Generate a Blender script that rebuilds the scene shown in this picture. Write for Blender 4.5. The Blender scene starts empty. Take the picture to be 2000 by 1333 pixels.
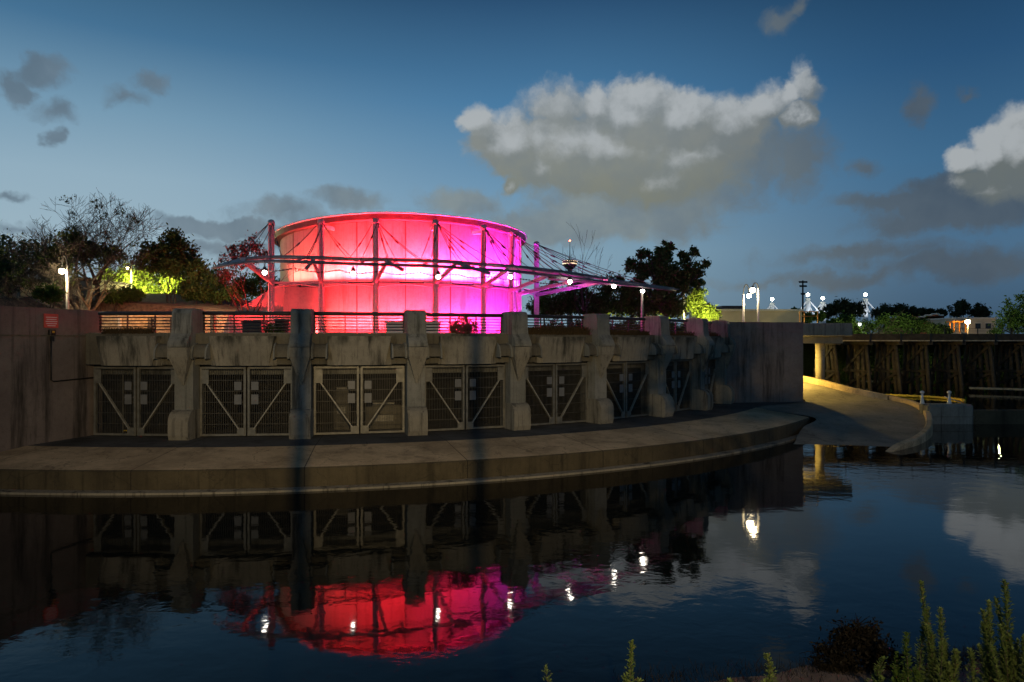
import bpy, math, random
import numpy as np
from mathutils import Vector, Matrix
R = math.radians
F = 1333.33; EYE = 5.1; CX, CY = 1000.0, 666.5
scn = bpy.context.scene
COL = scn.collection

# ------------------------------------------------------------------ camera
cam = bpy.data.cameras.new('camera'); camo = bpy.data.objects.new('camera', cam); COL.objects.link(camo)
camo.location = (0, 0, EYE); camo.rotation_euler = (R(90), 0, 0)
cam.lens = 24; cam.sensor_width = 36; cam.clip_end = 6000; cam.clip_start = 0.1
scn.camera = camo
scn.view_settings.view_transform = 'Standard'; scn.view_settings.look = 'None'
scn.view_settings.exposure = 0.0; scn.view_settings.gamma = 1.0
scn.cycles.max_bounces = 6; scn.cycles.diffuse_bounces = 3; scn.cycles.glossy_bounces = 3
scn.cycles.transmission_bounces = 2; scn.cycles.transparent_max_bounces = 4
scn.cycles.caustics_reflective = False; scn.cycles.caustics_refractive = False
scn.cycles.sample_clamp_indirect = 3.0

def lin(h):
    h = h.lstrip('#'); c = [int(h[i:i+2], 16)/255 for i in (0, 2, 4)]
    return tuple((v/12.92 if v <= .04045 else ((v+.055)/1.055)**2.4) for v in c) + (1,)

# ------------------------------------------------------------------ node helper
class NT:
    def __init__(s, tree): s.t = tree; s.n = tree.nodes; s.l = tree.links
    def new(s, typ, **kw):
        nd = s.n.new(typ)
        for k, v in kw.items(): setattr(nd, k, v)
        return nd
    def put(s, sock, v):
        if hasattr(v, 'is_linked') or hasattr(v, 'links'): s.l.new(v, sock)
        else: sock.default_value = v
    def math(s, op, a, b=0.0, c=None, clamp=False):
        nd = s.new('ShaderNodeMath', operation=op, use_clamp=clamp)
        s.put(nd.inputs[0], a); s.put(nd.inputs[1], b)
        if c is not None: s.put(nd.inputs[2], c)
        return nd.outputs[0]
    def vmath(s, op, a, b=(0, 0, 0)):
        nd = s.new('ShaderNodeVectorMath', operation=op); s.put(nd.inputs[0], a); s.put(nd.inputs[1], b)
        return nd.outputs['Value'] if op in ('LENGTH', 'DOT_PRODUCT') else nd.outputs[0]
    def noise(s, vec, scale, detail=4, rough=.55, col=False, dist=0.0):
        nd = s.new('ShaderNodeTexNoise'); s.put(nd.inputs['Vector'], vec)
        nd.inputs['Scale'].default_value = scale; nd.inputs['Detail'].default_value = detail
        nd.inputs['Roughness'].default_value = rough; nd.inputs['Distortion'].default_value = dist
        return nd.outputs['Color' if col else 'Fac']
    def ramp(s, fac, stops, interp='LINEAR'):
        nd = s.new('ShaderNodeValToRGB'); s.put(nd.inputs[0], fac); cr = nd.color_ramp; cr.interpolation = interp
        while len(cr.elements) < len(stops): cr.elements.new(.5)
        for e, (p, c) in zip(cr.elements, stops):
            e.position = p; e.color = c if not isinstance(c, (int, float)) else (c, c, c, 1)
        return nd.outputs[0]
    def mix(s, fac, a, b, blend='MIX'):
        nd = s.new('ShaderNodeMix', data_type='RGBA', blend_type=blend)
        s.put(nd.inputs[0], fac); s.put(nd.inputs[6], a); s.put(nd.inputs[7], b)
        return nd.outputs[2]
    def smooth(s, v, a, b, to0=0.0, to1=1.0):
        nd = s.new('ShaderNodeMapRange', interpolation_type='SMOOTHSTEP')
        s.put(nd.inputs[0], v); nd.inputs[1].default_value = a; nd.inputs[2].default_value = b
        nd.inputs[3].default_value = to0; nd.inputs[4].default_value = to1
        return nd.outputs[0]
    def comb(s, x, y, z=0.0):
        nd = s.new('ShaderNodeCombineXYZ'); s.put(nd.inputs[0], x); s.put(nd.inputs[1], y); s.put(nd.inputs[2], z)
        return nd.outputs[0]

# ------------------------------------------------------------------ world: dusk sky with clouds
def ae(px, py):
    return math.atan2(px-CX, F), math.atan2(CY-py, math.hypot(F, px-CX))
W = bpy.data.worlds.new("World"); scn.world = W; W.use_nodes = True
w = NT(W.node_tree); w.n.clear()
tc = w.new('ShaderNodeTexCoord')
sep = w.new('ShaderNodeSeparateXYZ'); w.l.new(tc.outputs['Generated'], sep.inputs[0])
az = w.math('ARCTAN2', sep.outputs[0], sep.outputs[1])
el = w.math('ARCSINE', sep.outputs[2])
elc = w.math('MAXIMUM', el, 0.0)
eln = w.math('DIVIDE', elc, 0.9)     # el in rad over 0.9 -> ramp 0..1
L_ = w.ramp(eln, [(0, lin('#93abb8')), (.14, lin('#9db6c4')), (.23, lin('#93b0c2')), (.316, lin('#779cb5')), (.42, lin('#467396')), (.52, lin('#2f5574')), (1, lin('#152a42'))])
M_ = w.ramp(eln, [(0, lin('#7e98a8')), (.14, lin('#84a3b6')), (.24, lin('#6f97b5')), (.37, lin('#4a7ca4')), (.52, lin('#2a4f73')), (.75, lin('#1a3552')), (1, lin('#12263c'))])
R_ = w.ramp(eln, [(0, lin('#3c5166')), (.13, lin('#4d6f8c')), (.25, lin('#3e6a8e')), (.38, lin('#2a5379')), (.52, lin('#193a58')), (.75, lin('#0e2338')), (1, lin('#0a1a2e'))])
s1 = w.smooth(az, -.55, .05); s2 = w.smooth(az, .05, .62)
sky = w.mix(s2, w.mix(s1, L_, M_), R_)
nish = w.new('ShaderNodeTexSky', sky_type='NISHITA'); nish.sun_disc = False
nish.sun_elevation = R(-4); nish.sun_rotation = R(-75)
skyn = w.mix(0.05, sky, nish.outputs[0])
P2 = w.comb(az, el)
def group_density(name, ells, wn, wa, nn, na):
    g = bpy.data.node_groups.new(name, 'ShaderNodeTree')
    g.interface.new_socket('Vector', in_out='INPUT', socket_type='NodeSocketVector')
    g.interface.new_socket('D', in_out='OUTPUT', socket_type='NodeSocketFloat')
    q = NT(g); gi = q.new('NodeGroupInput'); go = q.new('NodeGroupOutput')
    v = gi.outputs[0]
    c = q.noise(v, wn, 5, .6, True)
    d = q.vmath('SUBTRACT', c, (.5, .5, .5)); d = q.vmath('MULTIPLY', d, (wa, wa, 0))
    vv = q.vmath('ADD', v, d)
    c = q.noise(v, 34, 4, .6, True); d = q.vmath('SUBTRACT', c, (.5, .5, .5)); d = q.vmath('MULTIPLY', d, (.022, .022, 0)); vv = q.vmath('ADD', vv, d)
    cur = None
    for (px, py, rx, ry, wt) in ells:
        a, e = ae(px, py); rxa = rx/F*math.cos(a)**2; rya = ry/F*math.cos(a)
        t = q.vmath('SUBTRACT', vv, (a, e, 0)); t = q.vmath('MULTIPLY', t, (1/rxa, 1/rya, 0))
        ln = q.vmath('LENGTH', t)
        val = q.math('MULTIPLY_ADD', ln, -wt, wt)
        if cur is None: cur = val
        else: cur = q.math('SMOOTH_MAX', cur, val, .12)
    nz = q.noise(vv, nn, 6, .6)
    out = q.math('MULTIPLY_ADD', q.math('SUBTRACT', nz, .5), na, cur)
    q.l.new(out, go.inputs[0])
    return g
cum = [(930,228,42,38,1.2),(1000,285,100,80,1.2),(1090,205,85,45,.7),(1100,290,150,80,1.3),(1235,225,100,75,1.3),(1170,200,50,42,1),(1060,320,110,60,1.1),
       (1200,290,180,85,1.4),(1330,235,85,60,1.3),(1130,335,140,45,1.0),(1340,305,150,70,1.2),(1430,245,95,70,1.0),(1495,200,75,45,1),(1540,180,36,26,.9),
       (1558,230,36,40,1.35),(1578,168,30,36,.6),(1290,345,190,60,1.0),(1000,362,26,26,.9),(1885,308,46,34,1.0),(1950,285,60,60,1.3),(2010,290,110,90,1.5),(1990,345,150,50,1.0),(1900,350,70,30,.7)]
gA = group_density('cumulus', cum, 9, .055, 14, 1.25)
soft = [(1250,400,260,80,1.8),(1130,440,240,55,1.6),(1330,430,140,50,1.0),(1560,320,85,80,1.1),(1480,310,110,80,1.0),(900,395,120,38,1.1),(690,395,85,28,1.0),(560,420,120,30,.9),
        (420,436,140,24,1.9),(520,458,180,22,1.5),(450,480,210,20,.9),(620,440,130,24,.8),(85,125,75,32,1.2),(20,150,50,34,1.1),(100,205,70,28,.9),(290,160,42,26,1.2),(250,190,50,26,.8),(105,255,26,20,1.1),
        (20,380,45,14,.9),(40,445,95,16,.7),(1880,400,190,65,2.1),(1970,360,150,75,2.2),(1780,440,160,50,.9),(1700,500,240,30,1.0),(1900,520,240,45,1.1),(1650,545,240,18,.7),(1890,180,28,18,.7),
        (1040,470,170,26,.8),(1480,545,160,14,.6),(1690,330,45,24,.8),(1515,30,46,26,1.0),(1550,14,28,16,.8),(1780,190,30,44,.9),(1750,400,150,28,1.1),(1870,365,110,50,1.7)]
gB = group_density('stratus', soft, 8, .085, 21, 1.35)
def gcall(g, vec):
    nd = w.new('ShaderNodeGroup'); nd.node_tree = g; w.put(nd.inputs[0], vec); return nd.outputs[0]
DA = gcall(gA, P2); DA2 = gcall(gA, w.vmath('ADD', P2, (-.012, .026, 0))); DB = gcall(gB, P2)
mB = w.smooth(DB, -.10, .75, 0, .82)
clB = w.mix(s2, w.mix(s1, lin('#5c6d7b'), lin('#747f84')), lin('#505a63'))
clB = w.mix(w.smooth(w.noise(P2, 12, 4), .35, .7), clB, w.mix(s2, w.mix(s1, lin('#6c7d8b'), lin('#8b928d')), lin('#434e5a')))
lit = w.smooth(w.math('SUBTRACT', DA, DA2), -.12, .85)
body = w.ramp(w.math('DIVIDE', el, .45), [(0, lin('#5f6a73')), (.45, lin('#7c8075')), (.62, lin('#858984')), (.85, lin('#7f8990')), (1, lin('#6e7d88'))])
body = w.mix(w.smooth(w.noise(P2, 24, 6), .35, .65, .0, .6), body, w.mix(.5, body, lin('#6b7780')))
right = w.smooth(az, .17, .45)
body = w.mix(w.math('MULTIPLY', right, .5), body, lin('#525e68'))
clA = w.mix(w.math('MULTIPLY', lit, .72), body, lin('#b9bec1'))
mA = w.smooth(DA, -.08, .45, 0, .95)
c1 = w.mix(mB, skyn, clB); c2 = w.mix(mA, c1, clA)
below = w.smooth(el, -.02, 0.0)
c3 = w.mix(below, lin('#141a1e'), c2)
bg = w.new('ShaderNodeBackground'); w.l.new(c3, bg.inputs[0]); bg.inputs[1].default_value = 1.0
wo = w.new('ShaderNodeOutputWorld'); w.l.new(bg.outputs[0], wo.inputs[0])
W.cycles.sampling_method = 'MANUAL'; W.cycles.sample_map_resolution = 512

# ------------------------------------------------------------------ lights without a visible fixture in frame: the floodlight on the camera's bank
def lightobj(name, typ, loc, energy, color, **kw):
    d = bpy.data.lights.new(name, typ); d.energy = energy; d.color = color
    for k, v in kw.items(): setattr(d, k, v)
    o = bpy.data.objects.new(name, d); COL.objects.link(o); o.location = loc
    return o
def aim(o, target):
    o.rotation_euler = (Vector(target)-o.location).to_track_quat('-Z', 'Y').to_euler()
KEY = (1.2, -6.5, 9.4)
key = lightobj('bank_floodlight', 'SPOT', KEY, 15000, (1, .71, .34), spot_size=R(80), spot_blend=.95, shadow_soft_size=.045)
aim(key, (-3, 31, 2.6))

# ------------------------------------------------------------------ materials
def mat(name, build):
    m = bpy.data.materials.new(name); m.use_nodes = True
    t = NT(m.node_tree); b = t.n['Principled BSDF']; build(t, b); return m
def plain(name, col, rough=.6, metal=0.0, var=.25, scale=6, bump=0.0):
    def f(t, b):
        g = t.new('ShaderNodeNewGeometry').outputs['Position']
        n = t.noise(g, scale, 5)
        c = t.ramp(n, [(.3, tuple(v*(1-var) for v in col[:3])+(1,)), (.7, tuple(min(1, v*(1+var)) for v in col[:3])+(1,))])
        t.l.new(c, b.inputs['Base Color']); b.inputs['Roughness'].default_value = rough; b.inputs['Metallic'].default_value = metal
        if bump:
            bp = t.new('ShaderNodeBump'); bp.inputs['Strength'].default_value = bump; bp.inputs['Distance'].default_value = .02
            t.l.new(t.noise(g, scale*4, 6), bp.inputs['Height']); t.l.new(bp.outputs[0], b.inputs['Normal'])
    return mat(name, f)
def concrete(name, c1, c2, stain=.6, sx=1.6, sz=.16, dark='#15150f', joint=0.0, bump=.35, grime=None):
    def f(t, b):
        g = t.new('ShaderNodeNewGeometry').outputs['Position']
        sp = t.new('ShaderNodeSeparateXYZ'); t.l.new(g, sp.inputs[0])
        big = t.noise(g, .55, 6, .62)
        c = t.ramp(big, [(.3, c1), (.7, c2)])
        mid = t.noise(g, 5, 6, .7)
        c = t.mix(t.smooth(mid, .45, .75, 0, .35), c, tuple(v*.5 for v in c1[:3])+(1,))
        st = t.noise(t.vmath('MULTIPLY', g, (sx, sx, sz)), 1.0, 5, .7)
        c = t.mix(t.smooth(st, .50, .70, 0, stain), c, lin(dark))
        st2 = t.noise(t.vmath('MULTIPLY', g, (sx*4, sx*4, sz*1.2)), 1.0, 4, .7)
        c = t.mix(t.smooth(st2, .52, .72, 0, stain*.55), c, lin(dark))
        fine = t.noise(g, 40, 3)
        c = t.mix(t.smooth(fine, .3, .7, 0, .18), c, (.02, .02, .02, 1))
        if grime:
            gm = t.math('MULTIPLY', t.smooth(sp.outputs[2], grime[0], grime[1]), t.smooth(t.noise(t.vmath('MULTIPLY', g, (1.3, 1.3, .5)), 1.0, 5, .7), .36, .62))
            c = t.mix(t.math('MULTIPLY', gm, .85), c, (.035, .037, .03, 1))
        if joint:
            an = t.math('ARCTAN2', t.math('ADD', sp.outputs[0], 13.5), t.math('SUBTRACT', 60.0, sp.outputs[1]))
            md = t.math('ABSOLUTE', t.math('SUBTRACT', t.math('FRACT', t.math('DIVIDE', t.math('ADD', an, 6.37), joint)), .5))
            c = t.mix(t.smooth(md, .0045, .0015, 0, .85), c, (.02, .018, .014, 1))
            cr = t.new('ShaderNodeTexVoronoi', feature='DISTANCE_TO_EDGE'); cr.inputs['Scale'].default_value = .55
            t.l.new(t.vmath('ADD', g, t.vmath('MULTIPLY', t.noise(g, 1.5, 5, .6, True), (1.2, 1.2, 0))), cr.inputs['Vector'])
            c = t.mix(t.math('MULTIPLY', t.smooth(cr.outputs[0], .012, .003), .5), c, (.03, .027, .02, 1))
            pt = t.noise(t.vmath('MULTIPLY', g, (.35, .35, .35)), 1.0, 6, .65)
            c = t.mix(t.smooth(pt, .45, .65, 0, .5), c, tuple(v*.45 for v in c1[:3])+(1,))
        t.l.new(c, b.inputs['Base Color']); b.inputs['Roughness'].default_value = .85
        b.inputs['Specular IOR Level'].default_value = .25
        bp = t.new('ShaderNodeBump'); bp.inputs['Strength'].default_value = bump; bp.inputs['Distance'].default_value = .03
        t.l.new(t.math('ADD', t.noise(g, 9, 7, .65), t.math('MULTIPLY', st2, .5)), bp.inputs['Height']); t.l.new(bp.outputs[0], b.inputs['Normal'])
    return mat(name, f)
def foliage(name, c1, c2, rough=.7, trans=.0):
    def f(t, b):
        g = t.new('ShaderNodeNewGeometry').outputs['Position']
        n = t.noise(g, 1.1, 3); n2 = t.noise(g, 14, 2)
        c = t.ramp(t.math('MULTIPLY_ADD', n2, .5, t.math('MULTIPLY', n, .5)), [(.35, c1), (.65, c2)])
        t.l.new(c, b.inputs['Base Color']); b.inputs['Roughness'].default_value = rough
        b.inputs['Specular IOR Level'].default_value = .15
        if trans:
            tr = t.new('ShaderNodeBsdfTranslucent'); t.l.new(c, tr.inputs[0])
            mx = t.new('ShaderNodeMixShader'); mx.inputs[0].default_value = trans
            t.l.new(b.outputs[0], mx.inputs[1]); t.l.new(tr.outputs[0], mx.inputs[2])
            t.l.new(mx.outputs[0], t.n['Material Output'].inputs[0])
    return mat(name, f)
def emit(name, col, strength):
    def f(t, b):
        b.inputs['Base Color'].default_value = (.02, .02, .02, 1)
        b.inputs['Emission Color'].default_value = col; b.inputs['Emission Strength'].default_value = strength
    return mat(name, f)
M = {}
M['conc'] = concrete('weathered_concrete', (.18, .185, .16, 1), (.31, .31, .28, 1), .75)
M['conc_panel'] = concrete('stained_panel_concrete', (.24, .225, .18, 1), (.36, .335, .27, 1), .85, sx=1.9, grime=(4.75, 5.25))
M['conc_dark'] = concrete('dark_concrete', (.12, .11, .085, 1), (.20, .185, .14, 1), .6)  # darker concrete tone for recessed beams, hoods and small parts
M['conc_wall'] = concrete('abutment_concrete', (.17, .14, .13, 1), (.26, .22, .20, 1), .8, sx=.9, sz=.1)
M['damp'] = concrete('waterside_damp_concrete', (.075, .062, .038, 1), (.12, .10, .06, 1), .5, joint=R(8.82))
M['walk'] = concrete('walkway_concrete', (.09, .09, .085, 1), (.15, .15, .14, 1), .4, sx=.7, sz=.7, bump=.2, joint=R(8.82))
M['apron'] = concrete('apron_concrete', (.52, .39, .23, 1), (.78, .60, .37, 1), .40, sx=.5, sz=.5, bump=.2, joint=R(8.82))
M['wall_round'] = concrete('rotunda_concrete', (.32, .30, .28, 1), (.43, .41, .39, 1), .45, sx=2.2, sz=.22, dark='#3b3833', bump=.15)
M['ramp'] = concrete('ramp_concrete', (.26, .24, .19, 1), (.36, .33, .26, 1), .35, sx=.8, sz=.8, bump=.2, joint=R(4.4))
M['room'] = plain('chamber_shade', (.016, .015, .012), .9, var=.4, scale=1.2)  # near-black: the chamber's shade is put into this colour
M['steel'] = plain('galvanised_steel', (.20, .195, .165), .5, .35, .3, 4)
M['brace'] = plain('pale_brace_steel', (.32, .31, .26), .5, .2, .3, 6)
M['bars'] = plain('weathered_grille_steel', (.095, .09, .075), .55, .3, .3, 5)
M['rail'] = plain('dark_rail_paint', (.045, .04, .04), .5, .2)
M['mast'] = plain('painted_mast_steel', (.48, .45, .45), .45, 0, .2, 8)
M['canopy'] = plain('canopy_steel', (.26, .22, .22), .5, .1, .3, 9)
M['cable'] = plain('dark_cable', (.10, .08, .08), .5, .4)
M['roof'] = plain('roof_fascia', (.06, .045, .045), .6, 0, .3, 3)
M['sheet'] = plain('canopy_sheet', (.40, .36, .36), .5, 0, .2, 5)
M['timber'] = plain('creosoted_timber', (.05, .038, .025), .85, 0, .5, 3, .3)
M['bark'] = plain('tree_bark', (.16, .135, .10), .9, 0, .35, 6, .4)
M['bark_dark'] = plain('dark_bark', (.06, .05, .04), .9, 0, .3, 8)
M['leaf'] = foliage('dark_tree_leaf', (.035, .055, .015, 1), (.075, .11, .03, 1))
M['leaf_far'] = foliage('far_tree_leaf', (.018, .028, .014, 1), (.035, .05, .024, 1))
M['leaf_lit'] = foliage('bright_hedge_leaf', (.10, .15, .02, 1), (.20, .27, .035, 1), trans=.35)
M['leaf_mid'] = foliage('bank_bush_leaf', (.035, .07, .015, 1), (.07, .12, .028, 1), trans=.2)
M['leaf_red'] = foliage('bronze_leaf', (.10, .05, .04, 1), (.16, .09, .06, 1))
M['leaf_fore'] = foliage('grey_green_leaf', (.05, .09, .025, 1), (.13, .18, .06, 1), .55, .2)
M['straw'] = foliage('dry_grass', (.035, .026, .012, 1), (.085, .055, .025, 1))
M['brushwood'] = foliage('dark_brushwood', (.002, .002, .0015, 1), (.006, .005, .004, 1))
M['mulch'] = plain('mulch', (.16, .10, .07), .95, 0, .5, 5, .8)
M['grass'] = plain('bank_turf', (.05, .08, .02), .95, 0, .5, 4, .6)
M['soil'] = plain('dusty_bank', (.11, .085, .08), .95, 0, .45, 2.5, .9)
M['ground'] = plain('far_ground', (.05, .05, .035), .95, 0, .4, .5)
M['deck'] = plain('plaza_paving', (.30, .27, .24), .8, 0, .2, 2)
M['brick'] = plain('red_brick', (.30, .10, .06), .85, 0, .25, 1.5)
M['cream'] = plain('cream_stucco', (.48, .42, .33), .85, 0, .12, .8)
M['stone'] = plain('rough_stone', (.42, .34, .24), .9, 0, .45, 5, .6)
M['trim'] = plain('pale_trim', (.6, .58, .54), .7, 0, .1)
M['white'] = plain('white_paint', (.72, .72, .70), .5, 0, .06)
M['orange'] = plain('orange_paint', (.60, .25, .03), .5, 0, .1)
M['yellow'] = plain('yellow_float', (.62, .42, .03), .5, 0, .1)
M['pot'] = plain('dark_planter', (.05, .05, .055), .5, 0, .2)
M['trough'] = plain('pale_planter', (.5, .5, .52), .5, 0, .1)
M['dark'] = plain('dark_metal', (.03, .03, .03), .5, .3)
M['glass'] = plain('dark_window', (.02, .025, .03), .15)
M['pole'] = plain('pale_lamp_pole', (.62, .60, .55), .5, 0, .1)
M['sign_red'] = plain('red_sign', (.60, .10, .07), .6, 0, .1)
M['plate'] = plain('grey_sign_plate', (.17, .175, .175), .5, .1, .15, 3)
M['bulb'] = emit('white_bulb', (1, .93, .80, 1), 35)
M['bulb_warm'] = emit('sodium_globe', (1, .80, .45, 1), 70)
M['bulb_gold'] = emit('gold_globe', (1, .72, .33, 1), 60)
M['tower_lamp'] = emit('tower_beacon_glow', (.95, 1, .85, 1), 30)
M['crown_lamp'] = emit('tower_window_glow', (1, .72, .45, 1), 2.2)
M['red_lamp'] = emit('aviation_red', (1, .10, .04, 1), 30)
M['magled'] = emit('magenta_led', (1, .12, .75, 1), 2)
M['redled'] = emit('red_led', (1, .12, .12, 1), 2)
def water(t, b):
    g = t.new('ShaderNodeNewGeometry').outputs['Position']
    b.inputs['Base Color'].default_value = (.002, .004, .005, 1); b.inputs['Roughness'].default_value = .035
    b.inputs['IOR'].default_value = 1.333; b.inputs['Specular IOR Level'].default_value = .46
    v = t.vmath('MULTIPLY', g, (1, 1.25, 1))
    n1 = t.noise(v, 1.6, 3, .5, dist=.4); n2 = t.noise(v, .35, 2, .5); n3 = t.noise(v, 6, 2, .5)
    h = t.math('MULTIPLY_ADD', n2, 2.2, n1); h = t.math('MULTIPLY_ADD', n3, .13, h)
    calm = t.smooth(t.noise(g, .09, 3), .38, .66, .35, 1.25)
    bp = t.new('ShaderNodeBump'); bp.inputs['Distance'].default_value = .03
    t.l.new(t.math('MULTIPLY', calm, .16), bp.inputs['Strength'])
    t.l.new(h, bp.inputs['Height']); t.l.new(bp.outputs[0], b.inputs['Normal'])
M['water'] = mat('river_water', water)

# ------------------------------------------------------------------ mesh helpers
BASE = {}
def tag(o, label=None, cat=None, group=None, kind=None):
    if label: o['label'] = label
    if cat: o['category'] = cat
    if group: o['group'] = group
    if kind: o['kind'] = kind
    return o
def thing(name, loc, label, cat, group=None, rz=0):
    o = bpy.data.objects.new(name, None); COL.objects.link(o); o.empty_display_size = .3
    o.location = loc; o.rotation_euler = (0, 0, rz)
    BASE[o.name] = Matrix.Translation(Vector(loc)) @ Matrix.Rotation(rz, 4, 'Z')
    return tag(o, label, cat, group)
class MB:
    def __init__(s): s.v = []; s.f = []; s.k = 0; s.sm = []
    def add(s, V, Fc, smooth=False):
        V = np.asarray(V, float).reshape(-1, 3); o = s.k
        s.v.append(V); s.f += [tuple(i+o for i in f) for f in Fc]; s.sm += [smooth]*len(Fc); s.k += len(V)
        return s
    def box(s, c, d, rz=0.0, rx=0.0, bev=0.0, ry=0.0):
        hx, hy, hz = d[0]/2, d[1]/2, d[2]/2
        if bev > 0:
            b = min(bev, hx*.9, hy*.9, hz*.9); V = []
            for sx in (-1, 1):
                for sy in (-1, 1):
                    for sz in (-1, 1):
                        V += [(sx*(hx-b), sy*(hy-b), sz*hz), (sx*(hx-b), sy*hy, sz*(hz-b)), (sx*hx, sy*(hy-b), sz*(hz-b))]
            V = np.array(V)
            import bmesh
            bm = bmesh.new(); vs = [bm.verts.new(v) for v in V]
            bmesh.ops.convex_hull(bm, input=vs)
            bm.verts.index_update(); V = np.array([v.co[:] for v in bm.verts]); Fc = [tuple(v.index for v in f.verts) for f in bm.faces]; bm.free()
        else:
            V = np.array([(x, y, z) for z in (-hz, hz) for y in (-hy, hy) for x in (-hx, hx)])
            Fc = [(0, 2, 3, 1), (4, 5, 7, 6), (0, 1, 5, 4), (2, 6, 7, 3), (0, 4, 6, 2), (1, 3, 7, 5)]
        m = Matrix.Rotation(rz, 3, 'Z') @ Matrix.Rotation(ry, 3, 'Y') @ Matrix.Rotation(rx, 3, 'X')
        V = V @ np.array(m).T + np.array(c)
        return s.add(V, Fc)
    def tube(s, pts, rad, n=8, smooth=True, cap=True):
        pts = [Vector(p) for p in pts]; k = len(pts)
        rad = rad if hasattr(rad, '__len__') else [rad]*k
        V = []; prev = None
        for i, p in enumerate(pts):
            d = (pts[min(i+1, k-1)]-pts[max(i-1, 0)]); d = d.normalized() if d.length > 1e-9 else Vector((0, 0, 1))
            if prev is None:
                u = d.orthogonal().normalized()
            else:
                u = prev-d*prev.dot(d); u = u.normalized() if u.length > 1e-6 else d.orthogonal().normalized()
            prev = u; vv = d.cross(u)
            for j in range(n):
                a = 2*math.pi*j/n; q = p+(u*math.cos(a)+vv*math.sin(a))*rad[i]; V.append(q[:])
        Fc = []
        for i in range(k-1):
            for j in range(n):
                a = i*n+j; b = i*n+(j+1) % n; Fc.append((a, b, b+n, a+n))
        if cap: Fc += [tuple(range(n-1, -1, -1)), tuple(range((k-1)*n, k*n))]
        return s.add(V, Fc, smooth)
    def beam(s, p, q, wd, ht, up=(0, 0, 1)):
        p = Vector(p); q = Vector(q); d = (q-p).normalized(); sd = d.cross(Vector(up))
        sd = sd.normalized() if sd.length > 1e-6 else Vector((1, 0, 0)); u = sd.cross(d)
        V = [(e+sd*a*wd/2+u*b*ht/2)[:] for e in (p, q) for a, b in ((-1, -1), (1, -1), (1, 1), (-1, 1))]
        return s.add(V, [(3, 2, 1, 0), (4, 5, 6, 7), (0, 1, 5, 4), (1, 2, 6, 5), (2, 3, 7, 6), (3, 0, 4, 7)])
    def lathe(s, c, prof, n=16, smooth=True):
        V = [(c[0]+r*math.cos(2*math.pi*j/n), c[1]+r*math.sin(2*math.pi*j/n), c[2]+z) for r, z in prof for j in range(n)]
        Fc = [(i*n+j, i*n+(j+1) % n, (i+1)*n+(j+1) % n, (i+1)*n+j) for i in range(len(prof)-1) for j in range(n)]
        Fc += [tuple(range(n-1, -1, -1)), tuple(range((len(prof)-1)*n, len(prof)*n))]
        return s.add(V, Fc, smooth)
    def ball(s, c, r, n=12, sz=1.0):
        return s.lathe(c, [(max(1e-3, r*math.sin(math.pi*i/8)), -r*sz*math.cos(math.pi*i/8)) for i in range(9)], n)
    def extrude(s, poly, x0, x1, fn=lambda x, a, b: (x, a, b)):
        """polygon of (a,b) swept from x0 to x1"""
        n = len(poly); V = [fn(x0, a, b) for a, b in poly]+[fn(x1, a, b) for a, b in poly]
        Fc = [tuple(range(n-1, -1, -1)), tuple(range(n, 2*n))]+[(i, (i+1) % n, n+(i+1) % n, n+i) for i in range(n)]
        return s.add(V, Fc)
    def grid(s, rows, smooth=True):
        r = len(rows); c = len(rows[0]); V = [p for row in rows for p in row]
        return s.add(V, [(i*c+j, i*c+j+1, (i+1)*c+j+1, (i+1)*c+j) for i in range(r-1) for j in range(c-1)], smooth)
    def quads(s, Q, smooth=False):
        Q = np.asarray(Q, float); n = len(Q)
        o = s.k; s.v.append(Q.reshape(-1, 3)); s.k += 4*n
        s.f += [(o+4*i, o+4*i+1, o+4*i+2, o+4*i+3) for i in range(n)]; s.sm += [smooth]*n
        return s
    def build(s, name, m, parent=None, local=False, label=None):
        V = np.concatenate(s.v) if s.v else np.zeros((0, 3))
        if parent is not None and not local:
            b = BASE[parent.name].inverted(); A = np.array(b)
            V = V @ A[:3, :3].T + A[:3, 3]
        me = bpy.data.meshes.new(name)
        nv = len(V); ls = [len(f) for f in s.f]; flat = np.fromiter((i for f in s.f for i in f), dtype=np.int32)
        me.vertices.add(nv); me.vertices.foreach_set('co', V.astype(np.float32).ravel())
        me.loops.add(len(flat)); me.loops.foreach_set('vertex_index', flat)
        me.polygons.add(len(ls)); st = np.zeros(len(ls), np.int32); st[1:] = np.cumsum(ls)[:-1]
        me.polygons.foreach_set('loop_start', st); me.polygons.foreach_set('loop_total', np.array(ls, np.int32))
        me.update(calc_edges=True); me.polygons.foreach_set('use_smooth', np.array(s.sm, bool)); me.validate()
        me.materials.append(M[m] if isinstance(m, str) else m)
        o = bpy.data.objects.new(name, me); COL.objects.link(o)
        if parent is not None:
            o.parent = parent; BASE[o.name] = BASE.get(parent.name, Matrix())
        if label: o['label'] = label
        return o
def struct(name, mb, m):
    return tag(mb.build(name, m), kind='structure')
def P(px, py, Y): return Vector(((px-CX)/F*Y, Y, EYE+(CY-py)/F*Y))
C0 = (-13.5, 60.0)
def arc(th, r, z): return (C0[0]+r*math.sin(th), C0[1]-r*math.cos(th), z)
def crom(pts, n):
    pts = [np.array(p, float) for p in pts]; out = []
    for i in range(len(pts)-1):
        p0 = pts[max(i-1, 0)]; p1 = pts[i]; p2 = pts[i+1]; p3 = pts[min(i+2, len(pts)-1)]
        for k in range(n):
            t = k/n; out.append(.5*((2*p1)+(-p0+p2)*t+(2*p0-5*p1+4*p2-p3)*t*t+(-p0+3*p1-3*p2+p3)*t**3))
    out.append(pts[-1]); return out

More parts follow.
